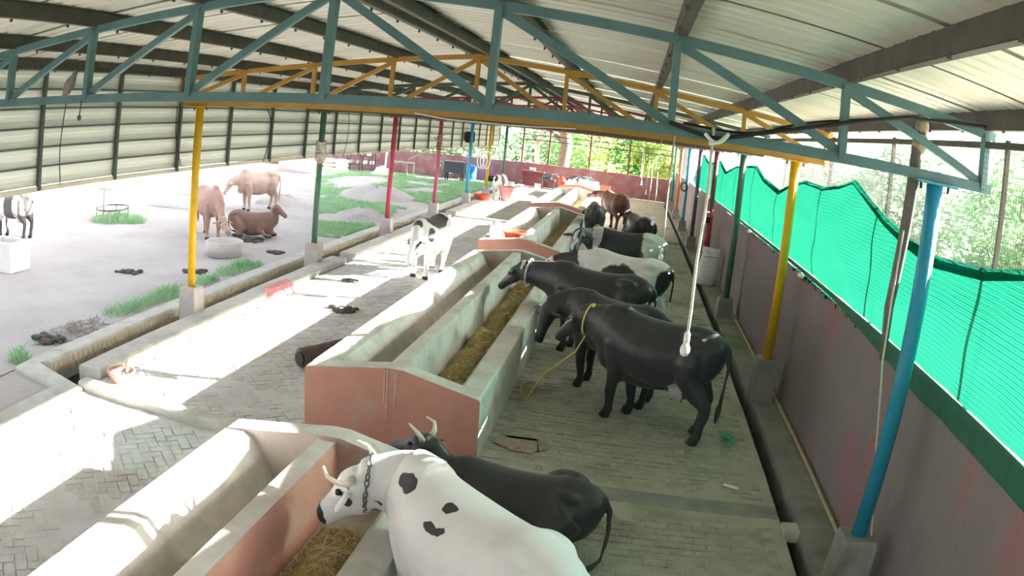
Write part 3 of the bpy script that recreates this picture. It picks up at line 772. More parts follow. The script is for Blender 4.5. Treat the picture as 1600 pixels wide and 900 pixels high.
# 1 white cow in the foreground
c_white = coat('white_spotted_coat', (0.66,0.65,0.65), (0.035,0.033,0.036),
   [(.48,.17,1.22,.09,.10,.075), (.10,.15,1.22,.04,.06,.05), (.09,.26,1.12,.09,.06,.028), (.90,.30,.95,.06,.10,.085), (.78,.24,.93,.018,.1,.025), (.78,.24,.76,.05,.1,.04), (1.15,.40,.70,.06,.14,.075)], base2=(0.74,0.735,0.74), rough=.6)
w1 = cow('cow', 'white cow with a few black spots and pale horns eating at the nearest trough', c_white, (-.59, 3.77, 0), 139, (-1.44, 4.20, 1.05), (-1.76, 4.24, .70), s=.95, horns=[(0,0,0), (.08,-.01,.0), (.15,-.02,.05), (.17,-.01,.12), (.13,0,.19)], vox=.016, udder=True, neckw=1.3, belly=1.12, headk=1.3)
# 2 black heifer lying in the gap between the troughs
c_blk = coat('black_coat', BLACKC, (.3,.3,.3), [], rough=.42)
w2 = cow('cow', 'black horned cow lying down in the gap beside the red-ended trough', c_blk, (-.55, 5.52, 0), 172, (-1.36, 5.62, .76), (-1.74, 5.78, .58), s=.81, pose='lie', extra=[(-.42,-.22,.64,.28,.16,.21)], horns=[(0,0,0), (.04,-.03,.05), (.08,-.02,.13), (.06,.05,.20)], vox=.017, udder=False)
# 3 black cow with the yellow rope
c_blk3 = coat('black_coat_pale_udder', BLACKC, (0.45,0.44,0.45), [(-.36,.13,.56,.10,.16,.13), (-.12,.3,.55,.04,.1,.04), (1.12,.24,1.06,.10,.10,.05)], rough=.4)
w3 = cow('cow', 'big black cow with a yellow rope round its neck standing broadside', c_blk3, (.56, 8.72, 0), 151, (-.42, 9.30, 1.12), (-.72, 9.52, .76), s=.99, vox=.02, legs=(-.06,.06,.04,-.10), neckw=1.22, belly=1.1, extra=[(.2,0,.60,.5,.22,.14), (.62,0,.76,.2,.15,.22)], legk=1.2)
# 4 black cow behind
w4 = cow('cow', 'black cow with lowered head standing just behind the roped cow', c_blk, (.02, 9.75, 0), 146, (-.92, 10.12, .98), (-1.02, 10.0, .50), s=.95, vox=.022, legs=(.05,-.05,.05,-.05), neckw=1.15)
# 5 black cow with chain, head over the trough
c_blk5 = coat('black_coat_lit_ear_stripe', BLACKC, (.5,.5,.5), [(1.26,0,1.20,.035,.16,.12)], rough=.4)  # pale stripe: light falling on the ear, put into the coat colour
w5 = cow('cow', 'black cow with a white chain collar reaching over the trough', c_blk5, (-.30, 11.45, 0), 161, (-1.60, 11.86, 1.12), (-1.92, 12.02, .78), s=.99, vox=.022, neckw=1.2)
# 6 Holstein in front (rump to us), 7 Holstein looking at us
c_h6 = coat('pied_coat_black_rump', WHITEC, BLACKC, [(-.80,-.05,.92,.22,.34,.34), (.0,.1,.85,.42,.5,.32), (.1,-.2,1.1,.3,.2,.3), (1.2,0,1,.3,.3,.3)], rough=.5)
w6 = cow('cow', 'pied cow with white hips and a black rump in the middle of the row', c_h6, (.10, 13.45, 0), 155, (-1.18, 14.0, 1.0), (-1.62, 14.2, .72), s=.98, vox=.024)
c_h7 = coat('pied_coat_white_hindquarters', BLACKC, WHITEC, [(-.66,0,1.0,.36,.5,.7), (.62,0,1.15,.12,.4,.55), (.985,.98,1.14,.05,.30,.24)], rough=.5)
w7 = cow('cow', 'pied cow turning its face to the camera, white hindquarters', c_h7, (.02, 16.75, 0), 176, (-.98, 16.10, 1.27), (-1.04, 15.66, .94), s=1.0, vox=.022, headk=1.15)
# 8.. far cows
c_brn = coat('red_brown_coat', (0.13,0.05,0.035), (0.26,0.12,0.09), [(-.2,0,1.38,.7,.2,.12)], base2=(0.2,0.085,0.06), rough=.55)
cow('cow', 'red-brown cow standing far down the row, rump turned to the camera', c_brn, (-.55, 28.3, 0), 118, (-1.25, 29.4, 1.2), (-1.7, 29.8, 1.0), s=1.02, vox=.034)
c_dk = coat('dark_brown_coat', (0.03,0.025,0.024), None, [], base2=(.05,.04,.036), rough=.5)
cow('cow', 'dark cow with its rump toward the camera in front of the red-brown cow', c_dk, (-1.05, 23.9, 0), 96, (-1.2, 25.0, 1.05), (-1.5, 25.3, .8), s=.93, vox=.034)
c_tan = coat('greyish_tan_coat', (0.20,0.155,0.125), None, [], base2=(.3,.24,.2), rough=.6)
cow('cow', 'tan cow lying low behind the pied cow, only its face and ears seen', c_tan, (-.55, 21.3, 0), 255, (-.75, 19.9, .98), (-.85, 19.5, .70), s=.92, pose='lie', vox=.03, udder=False)
cow('cow', 'black cow lying down right of the red-brown cow', c_blk, (.42, 26.2, 0), 112, (.1, 27.1, .8), (-.15, 27.5, .6), s=.98, pose='lie', vox=.034, udder=False)
# cow standing in the sun left of the trough
c_h9 = coat('sunlit_pied_coat', (0.66,0.65,0.64), (0.045,0.045,0.048), [(.05,.05,1.28,.50,.40,.26), (.80,.0,1.22,.12,.16,.16), (1.30,.015,.80,.16,.075,.24), (1.30,.285,.80,.16,.075,.22), (.50,.3,.95,.14,.14,.16), (.42,-.25,.8,.12,.14,.16), (-.9,0,1.2,.1,.1,.1)], rough=.55)
cow('cow', 'pied cow standing in full sun left of the troughs, facing the camera', c_h9, (-4.10, 15.85, 0), 262, (-4.12, 14.70, .95), (-4.17, 14.44, .46), s=.95, vox=.024, legs=(0,.1,0,.2))
c_h10 = coat('small_pied_coat', (0.62,0.61,0.60), (0.04,0.04,0.045), [(.3,.2,.9,.2,.2,.3), (-.2,-.2,1.1,.25,.25,.25), (1.0,.05,1.0,.15,.06,.3)], rough=.55)
cow('cow', 'white and black calf in the sun beside the far pink tub', c_h10, (-6.0, 34.9, 0), 268, (-6.02, 34.0, 1.05), (-6.02, 33.7, .72), s=.84, vox=.034)
# yard cattle
c_y1 = coat('red_tan_coat', (0.34,0.20,0.15), None, [], base2=(.42,.26,.20), rough=.6)
w11 = cow('cow', 'reddish tan cow feeding from the round tub behind the yellow post', c_y1, (-10.55, 17.05, 0), -38, (-9.62, 16.28, .62), (-9.16, 15.92, .34), s=.98, vox=.027, hump=.1, udder=False)
c_y2 = coat('pinkish_tan_coat', (0.36,0.25,0.20), None, [], base2=(.46,.33,.27), rough=.6)
cow('cow', 'slim pale tan cow standing behind the lying brown cow in the yard', c_y2, (-12.05, 22.75, 0), 238, (-12.62, 21.75, .98), (-12.72, 21.5, .62), s=.97, vox=.03, hump=.1, udder=False, belly=.85)
c_y3 = coat('brown_coat', (0.20,0.115,0.09), None, [], base2=(.27,.165,.135), rough=.6)
w13 = cow('cow', 'brown cow lying in the yard with its head raised to the right', c_y3, (-9.62, 17.9, 0), 4, (-8.92, 17.92, .86), (-8.50, 17.86, .62), s=.80, pose='lie', vox=.024, udder=False, horns=[(0,0,0), (.02,-.02,.04), (.03,-.02,.07)], hmat=HORN)
c_y4 = coat('yard_pied_coat', (0.06,0.055,0.055), (0.55,0.52,0.52), [(-.35,0,.95,.2,.5,.5), (.3,0,.9,.2,.5,.5)], base2=(.10,.09,.09), rough=.6)
cow('cow', 'black and white cow cut off by the left picture edge in the yard', c_y4, (-15.35, 13.75, 0), 184, (-16.4, 13.7, 1.15), (-16.8, 13.7, .9), s=.95, vox=.03)

# chains, ropes and halters worn by the cattle are their parts
def chain(pts, parent, m, link=.042, thick=.006):
    b = MB(); P = [Vector(p) for p in pts]; acc = 0; k = 0
    dense = []
    for a, c in zip(P[:-1], P[1:]):
        nn = max(1, int((c-a).length/.004))
        dense += [a.lerp(c, i/nn) for i in range(nn)]
    last = dense[0]
    for i, p in enumerate(dense):
        if (p-last).length >= link*.82:
            d = (p-last).normalized(); c = (p+last)/2; u = d.cross(Vector((.3,.2,1))).normalized()
            if k % 2: u = d.cross(u).normalized()
            ringp = [c + d*link*.5*math.cos(t*math.pi/4) + u*link*.30*math.sin(t*math.pi/4) for t in range(9)]
            b.tube(ringp, thick, 5, cap=False); last = p; k += 1
    return b.build('neck_chain', m, parent, True)
def collar(wc, t, w, h, back=.0, tilt=.0, n=28):
    root, W2, P, hdir, side, up = wc
    c = P.lerp(Vector((.78,0,1.08)), t) if True else P
    d = (P - Vector((.78, 0, P.z if False else 1.08))).normalized()
    d = (d + Vector((0,0,tilt))).normalized()
    return [W2(v) for v in oriented_ring(c - Vector((0,0,.02)), d, Vector((0,0,1)) if abs(d.z) < .85 else Vector((1,0,0)), w, h, n)], root
p, r_ = collar(w1, .16, .150, .222); chain(p + [p[0]], r_, CHAIN, .05, .006)
p, r_ = collar(w5, .30, .142, .225); chain(p + [p[0]], r_, mat('bright_chain', (0.5,0.5,0.5), (0.65,0.65,0.65), 0.35, 9, metal=.6), .05, .007)
p, r_ = collar(w3, .35, .125, .205); MB().tube(p + [p[0]], .013, 8, cap=False).build('neck_rope', YROPE, r_, True)
low = min(p, key=lambda v: v.z)
MB().tube([low, low+Vector((-.10,-.05,-.22)), Vector((-.80,9.05,.35)), Vector((-.95,8.95,.03)), Vector((-1.05,9.2,.02)), Vector((-1.1,9.5,.03)), Vector((-1.0,9.75,.02))], .011, 7).build('lead_rope', YROPE, r_, True)
kn = max(p, key=lambda v: v.z); b = MB().ball(kn+Vector((.02,-.06,-.02)), (.03,.03,.035), 8); b.tube([kn+Vector((0,-.05,0)), kn+Vector((.02,-.12,-.10)), kn+Vector((.03,-.14,-.18))], [.013,.018,.028], 8); b.build('rope_knot', YROPE, r_, True)
def halter(wc, m):
    root, W2, P, hdir, side, up = wc; b = MB()
    for t, w in ((.48,.095), (.06,.125)):
        q = [W2(v) for v in oriented_ring(P + hdir*.5*t - up*.035, hdir, up, w, w*1.15, 20)]; b.tube(q+[q[0]], .010, 6, cap=False)
    for sg in (-1, 1): b.tube([W2(P + hdir*.25 + side*sg*.09), W2(P + hdir*.03 + side*sg*.12)], .009, 6)
    b.build('halter', m, root, True)
halter(w11, ROPEW)
p, r_ = collar(w13, .35, .13, .17); p2 = [v - Vector((0,0,.12)) for v in p]; MB().tube(p2+[p2[0]], .012, 7, cap=False).build('neck_rope', ROPEW, r_, True)

# ------------------------------------------------------------------ vegetation outside
def leaf_cloud(ells, n, size, seed):
    rs = np.random.RandomState(seed); w = np.array([e[3]*e[4]*e[5] for e in ells])**.66; w = w/w.sum()
    idx = rs.choice(len(ells), n, p=w); E = np.array(ells)[idx]
    d = rs.normal(size=(n,3)); d /= np.linalg.norm(d, axis=1)[:,None]
    rad = rs.uniform(.55, 1.05, n)**.7
    c = E[:,:3] + d*E[:,3:6]*rad[:,None]
    c[:,2] = np.maximum(c[:,2], .05)
    a = rs.normal(size=(n,3)); a /= np.linalg.norm(a, axis=1)[:,None]; a[:,2] *= .6
    b_ = np.cross(a, rs.normal(size=(n,3))); b_ /= np.linalg.norm(b_, axis=1)[:,None]
    s_ = (size*rs.uniform(.6, 1.3, n))[:,None]
    v = np.stack([c-a*s_, c+b_*s_*.45, c+a*s_, c-b_*s_*.45], 1).reshape(-1,3)
    return v, np.arange(4*n).reshape(-1,4)
def np_mesh(name, v, f, m, parent=None, origin=None):
    me = bpy.data.meshes.new(name); o = bpy.data.objects.new(name, me)
    if parent is not None: v = v - np.array(world_of(parent).translation); o.parent = parent
    elif origin is not None: v = v - np.array(origin); o.location = origin
    me.from_pydata(v.tolist(), [], f.tolist()); me.materials.append(m); me.update(); COL.objects.link(o); return o
def tree(label, x, y, h, tr, ells, n, size, lm, bark, seed, z0=0, cat='tree'):
    t = thing('tree' if cat == 'tree' else 'bush', label, cat, (x, y, z0), 0, 'trees and bushes round the shed')
    rs = random.Random(seed)
    b = MB(); pts = [(x + rs.uniform(-.1,.1)*k, y, h*k/5) for k in range(6)]
    b.tube(pts, [tr*(1.25-.12*k) for k in range(6)], 10)
    for k in range(5):
        a = rs.uniform(0, 6.28); p = pts[2+k % 3]; L = h*.35
        b.tube([p, (p[0]+math.cos(a)*L*.5, p[1]+math.sin(a)*L*.5, p[2]+L*.35), (p[0]+math.cos(a)*L, p[1]+math.sin(a)*L, p[2]+L*.6)], [tr*.5, tr*.32, tr*.12], 7)
    b.build('trunk', bark, t, True)
    v, f = leaf_cloud([(x+a, y+b_, c, d, e, g) for a, b_, c, d, e, g in ells], n, size, seed)
    o = np_mesh('crown', v, f, lm, t); o['kind'] = 'stuff'
    return t
def round_crown(h, r): return [(0,0,h,r,r,r*.8), (r*.6,r*.2,h-.3*r,r*.7,r*.7,r*.6), (-r*.6,-.1*r,h-.2*r,r*.7,r*.7,r*.6), (0,.2*r,h+.5*r,r*.6,r*.6,r*.5)]
BT = [(-24, 58, 5.5, 3.6, LEAF_D, 'hazy grey-green tree behind the back wall at the far left'), (-17, 54, 4.6, 3.4, LEAF_B, 'mid green tree behind the back wall left of the sky blue post'),
      (-11, 52, 4.4, 3.2, LEAF_D, 'grey-green tree behind the back wall beside the sky blue post'), (-7.2, 56, 5.2, 3.4, LEAF_B, 'mid green tree behind the back opening, left end'),
      (-2.0, 58, 5.5, 3.6, LEAF_C, 'sunny yellow-green tree in the middle of the back opening'), (2.2, 52, 4.8, 3.0, LEAF_A, 'darker green tree behind the back opening, right half'), (6.5, 55, 5.0, 3.6, LEAF_B, 'mid green tree behind the far right corner')]
for i, (x, y, h, r, lm, lb) in enumerate(BT):
    tree(lb, x, y, h, .22, round_crown(h*.62, r) + [(0,0,1.6,r*.9,r*.6,1.6)], 4200, .20, lm, BARK, 40+i)
for i, (x, y, h, tr_, bk, lb) in enumerate([(-5.9, 47.0, 6, .16, BARKW, 'slim pale tree trunk behind the left of the back opening'), (-4.35, 47.2, 6.5, .36, BARK, 'thick grey tree trunk standing behind the back opening')]):
    tree(lb, x, y, h, tr_, round_crown(5.6, 2.0), 1500, .18, LEAF_B, bk, 60+i)
tree('yellow-green creeper hanging in the far right of the back opening', 1.6, 46.6, 3.2, .09, [(0,0,2.3,1.5,.5,1.2), (-1.1,.1,2.7,.9,.4,.8), (.6,0,1.6,.8,.4,.7)], 3600, .12, LEAF_C, BARK, 71, cat='bush')
RT = [(10.5, 40, 4.2, 2.6, LEAF_D, 'grey-green tree beyond the wire fence, farthest along'), (12, 31, 4.4, 2.8, LEAF_D, 'hazy tree beyond the wire fence behind the yellow post'), (15, 37, 5.2, 3.2, LEAF_B, 'mid green tree beyond the fence behind the scalloped net peak'),
      (16, 26, 4.8, 3.0, LEAF_B, 'fresh green tree beyond the fence left of the hanging hose'), (21, 34, 6.0, 3.6, LEAF_D, 'tall grey-green tree beyond the fence behind the hanging hose'), (23, 26, 5.6, 3.2, LEAF_B, 'bright green tree beyond the fence just right of the blue post'),
      (29, 30, 7.0, 4.0, LEAF_D, 'far pale tree beyond the fence near the right edge'), (27, 19, 5.4, 3.2, LEAF_B, 'green tree beyond the fence at the right picture edge')]
for i, (x, y, h, r, lm, lb) in enumerate(RT):
    tree(lb, x, y, h, .2, round_crown(h*.58, r) + [(0,0,1.0,r*1.0,r*.8,1.1)], 4200, .19, lm, BARK, 80+i)
STONE = mat('blue_grey_stone', (0.24,0.25,0.29), (0.38,0.38,0.42), 0.9, 5, 0.4, 20)
bank = thing('stone_bank', 'rubble stone bank beyond the wire fence', 'stones', (12, 26, 0))
sv = []
for k in range(5):
    b = MB().ball((0,0,0), (.28, .24, .2), 8)
    b.v = [tuple(Vector(v)*(1+.25*mnoise.noise(Vector(v)*6+Vector((k,0,0))))) for v in b.v]
    me = bpy.data.meshes.new('stone'); me.from_pydata(b.v, [], b.f); me.materials.append(STONE); me.update(); fix_normals(me); sv.append(me)
for k in range(230):
    f = random.random(); x = 8.6 + 10.5*f + R(-.5,.5); y = 20.5 + 10*f + R(-.6,.6); lay = random.randrange(4)
    inst('stone', sv[k % 5], (x - 12 + .25*lay, y - 26 + .5*lay, .1+.24*lay), (R(0,3), R(0,3), R(0,6)), None).parent = bank

def blades(name, pts, label, seed, hmin, hmax, w=.010, m=GRASS, cat='grass'):
    rs = np.random.RandomState(seed); P = np.array(pts); n = len(P)
    h = rs.uniform(hmin, hmax, n)*P[:,3]; a = rs.uniform(0, 6.28, n); lean = rs.uniform(.1,.7,n)*h
    dx, dy = np.cos(a), np.sin(a); z = P[:,2]
    A = np.stack([P[:,0]-dy*w, P[:,1]+dx*w, z], 1); B = np.stack([P[:,0]+dy*w, P[:,1]-dx*w, z], 1)
    C = np.stack([P[:,0]+dx*lean*.4, P[:,1]+dy*lean*.4, z+h*.65], 1); D = np.stack([P[:,0]+dx*lean, P[:,1]+dy*lean, z+h], 1)
    v = np.stack([A,B,C,D],1).reshape(-1,3); i0 = np.arange(n)*4
    f = np.concatenate([np.stack([i0,i0+1,i0+2],1), np.stack([i0+1,i0+3,i0+2],1)])
    o = np_mesh(name, v, f, m, None, (float(P[:,0].mean()), float(P[:,1].mean()), 0)); tag(o, label, cat, None, 'stuff'); return o
rs = random.Random(5)
def tuft_pts(cx, cy, rx, ry, n, k=1.0):
    out = []
    for _ in range(n):
        r_ = rs.random()**.5; a = rs.uniform(0, 6.283); out.append((cx+rx*r_*math.cos(a), cy+ry*r_*math.sin(a), -.02, k*(1.15-.6*r_)))
    return out
fld = []
while len(fld) < 55000:
    x = -7.5 - 11*rs.random()**1.3; y = 17.0 + 27*rs.random()
    if x < -7.4 - (y-17)*.42: continue
    if nz(x, y, .33, 2) + .3*nz(x, y, 1.2, 4) > -.06 + .28*(y < 19) - .12*(x > -9.5): fld.append((x, y, -.02, .7+.5*rs.random()))
blades('grass_field', fld, 'green grass growing in patches over the far yard', 3, .06, .17, .016)
for (cx, cy, rx, ry, n, lb) in ((-7.75, 11.1, .35, .75, 520, 'green grass tuft along the kerb beside the yellow post'), (-7.78, 9.95, .28, .8, 380, 'green grass tuft on the kerb edge nearer than the yellow post'), (-7.75, 13.9, .35, .9, 700, 'low grass tuft along the kerb before the green post'), (-7.7, 12.4, .2, .5, 250, 'small grass tuft behind the yellow post pedestal'), (-7.55, 6.75, .18, .2, 160, 'small grass clump at the kerb corner')):
    blades('grass_tuft', tuft_pts(cx, cy, rx, ry, n), lb, n, .10, .26, .008)
mound = MB()
def heap(name, label, c, r, h, m, seed, cat='heap', n=26, rough=.35, kind=None):
    b = MB(); vs = []; fs = []; k = n
    for j in range(7):
        f = j/6
        for i in range(k):
            a = 2*math.pi*i/k; rr = r[0]*(1-f)*(1+rough*mnoise.noise(Vector((math.cos(a)*1.5+seed, math.sin(a)*1.5, f*2)))); r2 = rr*r[1]/r[0]
            zz = h*(1-(1-f)**1.8)*(1+rough*mnoise.noise(Vector((math.cos(a)*2, math.sin(a)*2+seed, f*3)))) if j else -.02
            vs.append((c[0]+rr*math.cos(a), c[1]+r2*math.sin(a), c[2]+zz))
    for j in range(6):
        for i in range(k): fs.append([j*k+i, j*k+(i+1)%k, (j+1)*k+(i+1)%k, (j+1)*k+i])
    b.add(vs, fs); o = b.build(name, m, None, True); tag(o, label, cat, None, kind); return o
DUNG = mat('dark_dung', (0.06,0.052,0.042), (0.12,0.105,0.085), 0.9, 12, 0.8, 40)
for i, (x, y, r, h, lb) in enumerate([(-4.52, 11.95, .28, .09, 'dark dung pat on the paving beside the red-ended trough'), (-9.68, 12.3, .32, .06, 'scattered dark dung in the yard left of the yellow post'), (-8.36, 13.1, .26, .05, 'dark dung just behind the yellow post'),
     (-7.95, 16.1, .24, .06, 'small dung pile near the green post pedestal'), (-9.25, 17.3, .40, .08, 'dung pile right of the lying brown cow'), (-7.85, 7.75, .34, .07, 'dark rubbish heap on the yard beyond the kerb corner'), (-5.3, 14.2, .16, .05, 'dung pat between the sunlit cow\'s feet and the kerb')]):
    b = MB()
    b.ball((x, y, 0), (r*.8, r*.6, .03), 14)
    for _ in range(26):
        a = R(0, 6.28); q = r*.8*random.random(); s_ = R(.03,.075)
        b.ball((x+q*math.cos(a)*1.3, y+q*math.sin(a), s_*.3+.4*h*random.random()*(1-q/r)), (s_*1.2, s_, s_*.6), 7)
    tag(b.build('dung_pile', DUNG, None, True), lb, 'dung')
for i, (x, y, r, h, lb) in enumerate([(-12.2, 25.2, 1.1, .28, 'low earth mound on the yard right of the tan cow'), (-10.2, 29.8, 1.8, .5, 'wide earth mound among the far grass'), (-8.4, 23.4, 1.0, .35, 'earth mound in the grass behind the red post')]):
    heap('earth_mound', lb, (x, y, 0), (r, r*.9), h, SAND, i*3.3, 'mound')
def stalks(name, label, cx, cy, rx, ry, n, m, lmin, lmax, z=.0, seed=1, cat='straw', w=.004, zspread=.05):
    rs2 = random.Random(seed); b = MB()
    for _ in range(n):
        r_ = rs2.random()**.6; a = rs2.uniform(0,6.28); p = Vector((cx+rx*r_*math.cos(a), cy+ry*r_*math.sin(a), z+rs2.random()*zspread*(1-r_)+.008)); a2 = rs2.uniform(0,6.28); L = rs2.uniform(lmin,lmax)
        d = Vector((math.cos(a2), math.sin(a2), rs2.uniform(-.1,.15)))*L; s_ = Vector((-math.sin(a2), math.cos(a2), 0))*w
        b.add([p-s_, p+s_, p+d+s_*.6, p+d-s_*.6], [[0,1,2,3]])
    return tag(b.build(name, m), label, cat, None, 'stuff')
stalks('straw_litter', 'yellow straw scattered on the sunlit paving left of the red-ended trough', -4.95, 9.1, .45, .6, 700, STRAW, .04, .12, seed=2)
stalks('straw_litter', 'fine straw litter on the shaded floor round the black cows', .3, 8.6, 1.4, 2.4, 900, STRAW, .03, .09, seed=4)
stalks('straw_litter', 'brown straw litter on the paving at the lower left', -4.9, 4.2, .9, 1.3, 350, mat('dull_straw', (0.34,0.29,0.2), (0.46,0.40,0.3), 0.9, 9), .02, .06, seed=9, w=.0025)
stalks('twig_litter', 'dry twigs and dark stalks beside the yard rubbish heap', -7.75, 8.35, .45, .8, 260, mat('dry_twig', (0.12,0.10,0.085), (0.22,0.19,0.16), 0.9, 9), .08, .3, seed=6, w=.007, zspread=.12, cat='twigs')

# ------------------------------------------------------------------ things in the shed
def bowl(name, label, c, r0, r1, h, m, cat='tub', th=.012, n=28, rim=.015, parent_stuff=None):
    t = thing(name, label, cat, c)
    b = MB(); b.lathe((c[0], c[1], c[2]), [(r0*.3, 0), (r0, 0), (r1, h), (r1+rim, h+.004), (r1+rim, h+.02), (r1-th, h+.02), (r0-th, th), (r0*.3, th)], n)
    b.build('shell', m, t, True); return t
PINKP = mat('faded_pink_plastic', (0.50,0.25,0.20), (0.58,0.32,0.26), 0.5, 6); REDP = mat('orange_red_plastic', (0.62,0.10,0.05), (0.72,0.15,0.08), 0.4, 6); BLUEP = mat('bright_blue_plastic', (0.03,0.22,0.62), (0.05,0.28,0.70), 0.4, 6)
PINKM = mat('pink_paint', (0.62,0.22,0.25), (0.70,0.34,0.36), 0.7, 6)
t = bowl('feed_tub', 'faded terracotta pink tub with feed scraps at the kerb on the left', (-5.74, 7.06, 0.0), .13, .185, .13, PINKP)
b = MB()
for _ in range(60): a = R(0,6.28); q = .13*random.random()**.5; b.ball((-5.74+q*math.cos(a), 7.06+q*math.sin(a), .06+R(0,.03)), (R(.012,.03), R(.012,.03), .012), 6)
o = b.build('feed_scraps', mat('pale_scraps', (0.50,0.42,0.32), (0.66,0.58,0.46), 0.9, 9), t); o['kind'] = 'stuff'
b = MB().add([(-6.12,11.9,0),(-5.86,11.95,0),(-5.84,12.95,0),(-6.12,13.0,0),(-6.12,12.0,.20),(-6.0,12.05,.17),(-5.98,12.85,.17),(-6.12,12.9,.20)], [[0,1,2,3],[4,5,6,7],[0,1,5,4],[1,2,6,5],[2,3,7,6],[3,0,4,7]])
tag(b.build('kerb_ramp', PINKM), 'pink painted wedge of concrete against the kerb', 'ramp')
LOGM = mat('dark_weathered_log', (0.07,0.05,0.045), (0.16,0.115,0.10), 0.85, 7, 0.7, 20, stretch=(1,1,1)); 
t = thing('log', 'dark brown hollow log lying against the left side of the red-ended trough', 'log', (-3.6, 9.3, 0))
b = MB(); P = [(-3.92, 8.78, .15), (-3.80, 9.0, .145), (-3.62, 9.35, .15), (-3.45, 9.7, .155), (-3.28, 10.05, .16)]
b.tube(P, [.135,.145,.15,.145,.12], 16); b.v = [tuple(Vector(v)*1 + Vector((0,0,.03*mnoise.noise(Vector(v)*5)))) for v in b.v]; b.build('trunk_piece', LOGM, t, True)
MB().tube([(-3.93, 8.76, .15), (-3.905, 8.80, .15)], .095, 14).build('hollow_shade_disc', BLACK, t)  # black disc on a solid end stands in for shade inside a hollow
t = bowl('red_tub', 'shallow orange-red plastic tub resting on the third trough', (-2.62, 18.0, .70), .22, .30, .15, REDP)
b = MB().lathe((-3.02, 17.62, .70), [(.10,0),(.13,.02),(.14,.2),(.12,.34),(.06,.40),(.03,.42)], 14); tag(b.build('white_sack', WHITE, None, True), 'narrow white sack standing on the trough corner left of the red tub', 'sack')
# white feed sack by the wall
t = thing('feed_sack', 'full white woven sack with faded red print leaning on the net wall', 'sack', (2.15, 18.75, .05))
b = MB(); rings = []
for f, w, d, tw in ((0,.20,.14,0),(.06,.25,.17,0),(.3,.265,.18,0),(.6,.25,.165,.02),(.8,.235,.14,.03),(.86,.23,.11,.05),(.95,.24,.06,.02),(1.0,.24,.035,0)):
    q = []
    for k in range(24):
        a = 2*math.pi*k/24; e = .7
        q.append((2.12+.06*f + math.copysign(abs(math.sin(a))**e, math.sin(a))*w, 18.75 + math.copysign(abs(math.cos(a))**e, math.cos(a))*d, .05 + .88*f + (.07*abs(math.sin(a))**2 if f > .9 else 0)))
    rings.append(q)
b.loft(rings)
SACK = mat('printed_sack_weave', (0.66,0.64,0.66), (0.76,0.75,0.76), 0.75, 5, 0.5, 14, c3=(0.60,0.36,0.40), s3=9, t3=(0.63,0.70), stretch=(1,1,2.2)); b.build('sack_body', SACK, t, True)
MB().tube([(1.96,18.60,.77),(2.15,18.585,.78),(2.36,18.60,.77)], .006, 6).build('seam_cord', mat('red_cord', (0.45,0.05,0.06)), t)
# pump gadget on the red post, hoses
t = thing('spray_bottle', 'silver bottle with a black clamp fixed to the dull red post', 'bottle', (2.05, 20.2, 1.15))
MB().lathe((2.07, 20.15, 1.17), [(.03,0),(.05,.02),(.05,.24),(.03,.30),(.02,.36)], 14).build('bottle', mat('silver_grey', (0.5,0.5,0.5), (0.65,0.65,0.65), 0.35, 6, metal=.5), t, True)
MB().box((2.13, 20.15, 1.52), (.10, .07, .16)).build('clamp', BLACK, t); MB().tube([(2.07,20.15,1.17),(2.06,20.1,1.0),(2.0,20.0,.85),(1.98,19.9,.7)], .012, 6).build('tube', ROPEW, t)
b = MB()
for k in range(4): b.tube([(2.10+.13*math.cos(a*math.pi/8), ty(5)-.09-.02*k, 1.8+.17*math.sin(a*math.pi/8)) for a in range(17)], .028, 7, cap=False)
tag(b.build('hose_coil', BLACK, None, True), 'black hose coil hung on the far sky blue net-side post', 'hose')
for y, lb in ((ty(3)-.10, 'white hook hanging on the dull red post'),):
    tag(MB().tube([(2.10,y,2.15),(2.05,y,2.05),(2.04,y,1.85),(2.08,y,1.72),(2.14,y,1.72)], .018, 7).build('hook', WHITE, None, True), lb, 'hook')
for (x0, y0, x1, y1, lb) in ((2.425, 10.25, 2.44, 5.25, 'long pale pole lying along the wall foot between the two near pedestals'), (2.42, 15.0, 2.44, 10.3, 'pale pole lying along the wall foot beyond the yellow post')):
    b = MB().tube([(x0+(x1-x0)*k/6, y0+(y1-y0)*k/6, .078+.004*math.sin(k)) for k in range(7)], .021, 8); tag(b.build('pole', mat('bamboo', (0.40,0.34,0.20), (0.5,0.44,0.28), 0.6, 5), None, True), lb, 'pole')
for (x, y, rx, ry, m, lb, cat) in ((-.82, 7.60, .28, .22, mat('red_spill', (0.36,0.19,0.16), (0.36,0.31,0.26), 0.9, 9, c3=(0.37,0.33,0.27), s3=14, t3=(0.48,0.55)), 'red paint stain on the floor beside the red-ended trough', 'stain'),):
    b = MB(); q = [(x+rx*math.cos(a*.08727)*(1+.55*mnoise.noise(Vector((math.cos(a*.08727)*3,math.sin(a*.08727)*3,0)))+.25*mnoise.noise(Vector((a*.6,0,7)))), y+ry*math.sin(a*.08727)*(1+.55*mnoise.noise(Vector((math.cos(a*.08727)*3,math.sin(a*.08727)*3,5)))+.25*mnoise.noise(Vector((a*.6,3,9)))), .021) for a in range(72)]
    b.add(q, [list(range(72))]); tag(b.build('stain', m), lb, cat)
SCRAP = mat('green_plastic_scrap', (0.02,0.35,0.22), (0.04,0.45,0.30), 0.6, 9)
for (x, y, n, lb) in ((1.52, 8.45, 9, 'torn green net scraps on the floor behind the roped cow'), (-7.95, 7.25, 3, 'small green plastic scrap on the yard soil')):
    b = MB()
    for k in range(n):
        a = R(0,6.28); p = Vector((x+R(-.1,.1), y+R(-.22,.22), .03)); q = [p+Vector((R(.02,.09)*math.cos(a+j*1.57), R(.02,.09)*math.sin(a+j*1.57), R(0,.03))) for j in range(4)]; b.add(q, [[0,1,2,3]])
    tag(b.build('net_scrap', SCRAP), lb, 'scrap', None, 'stuff')
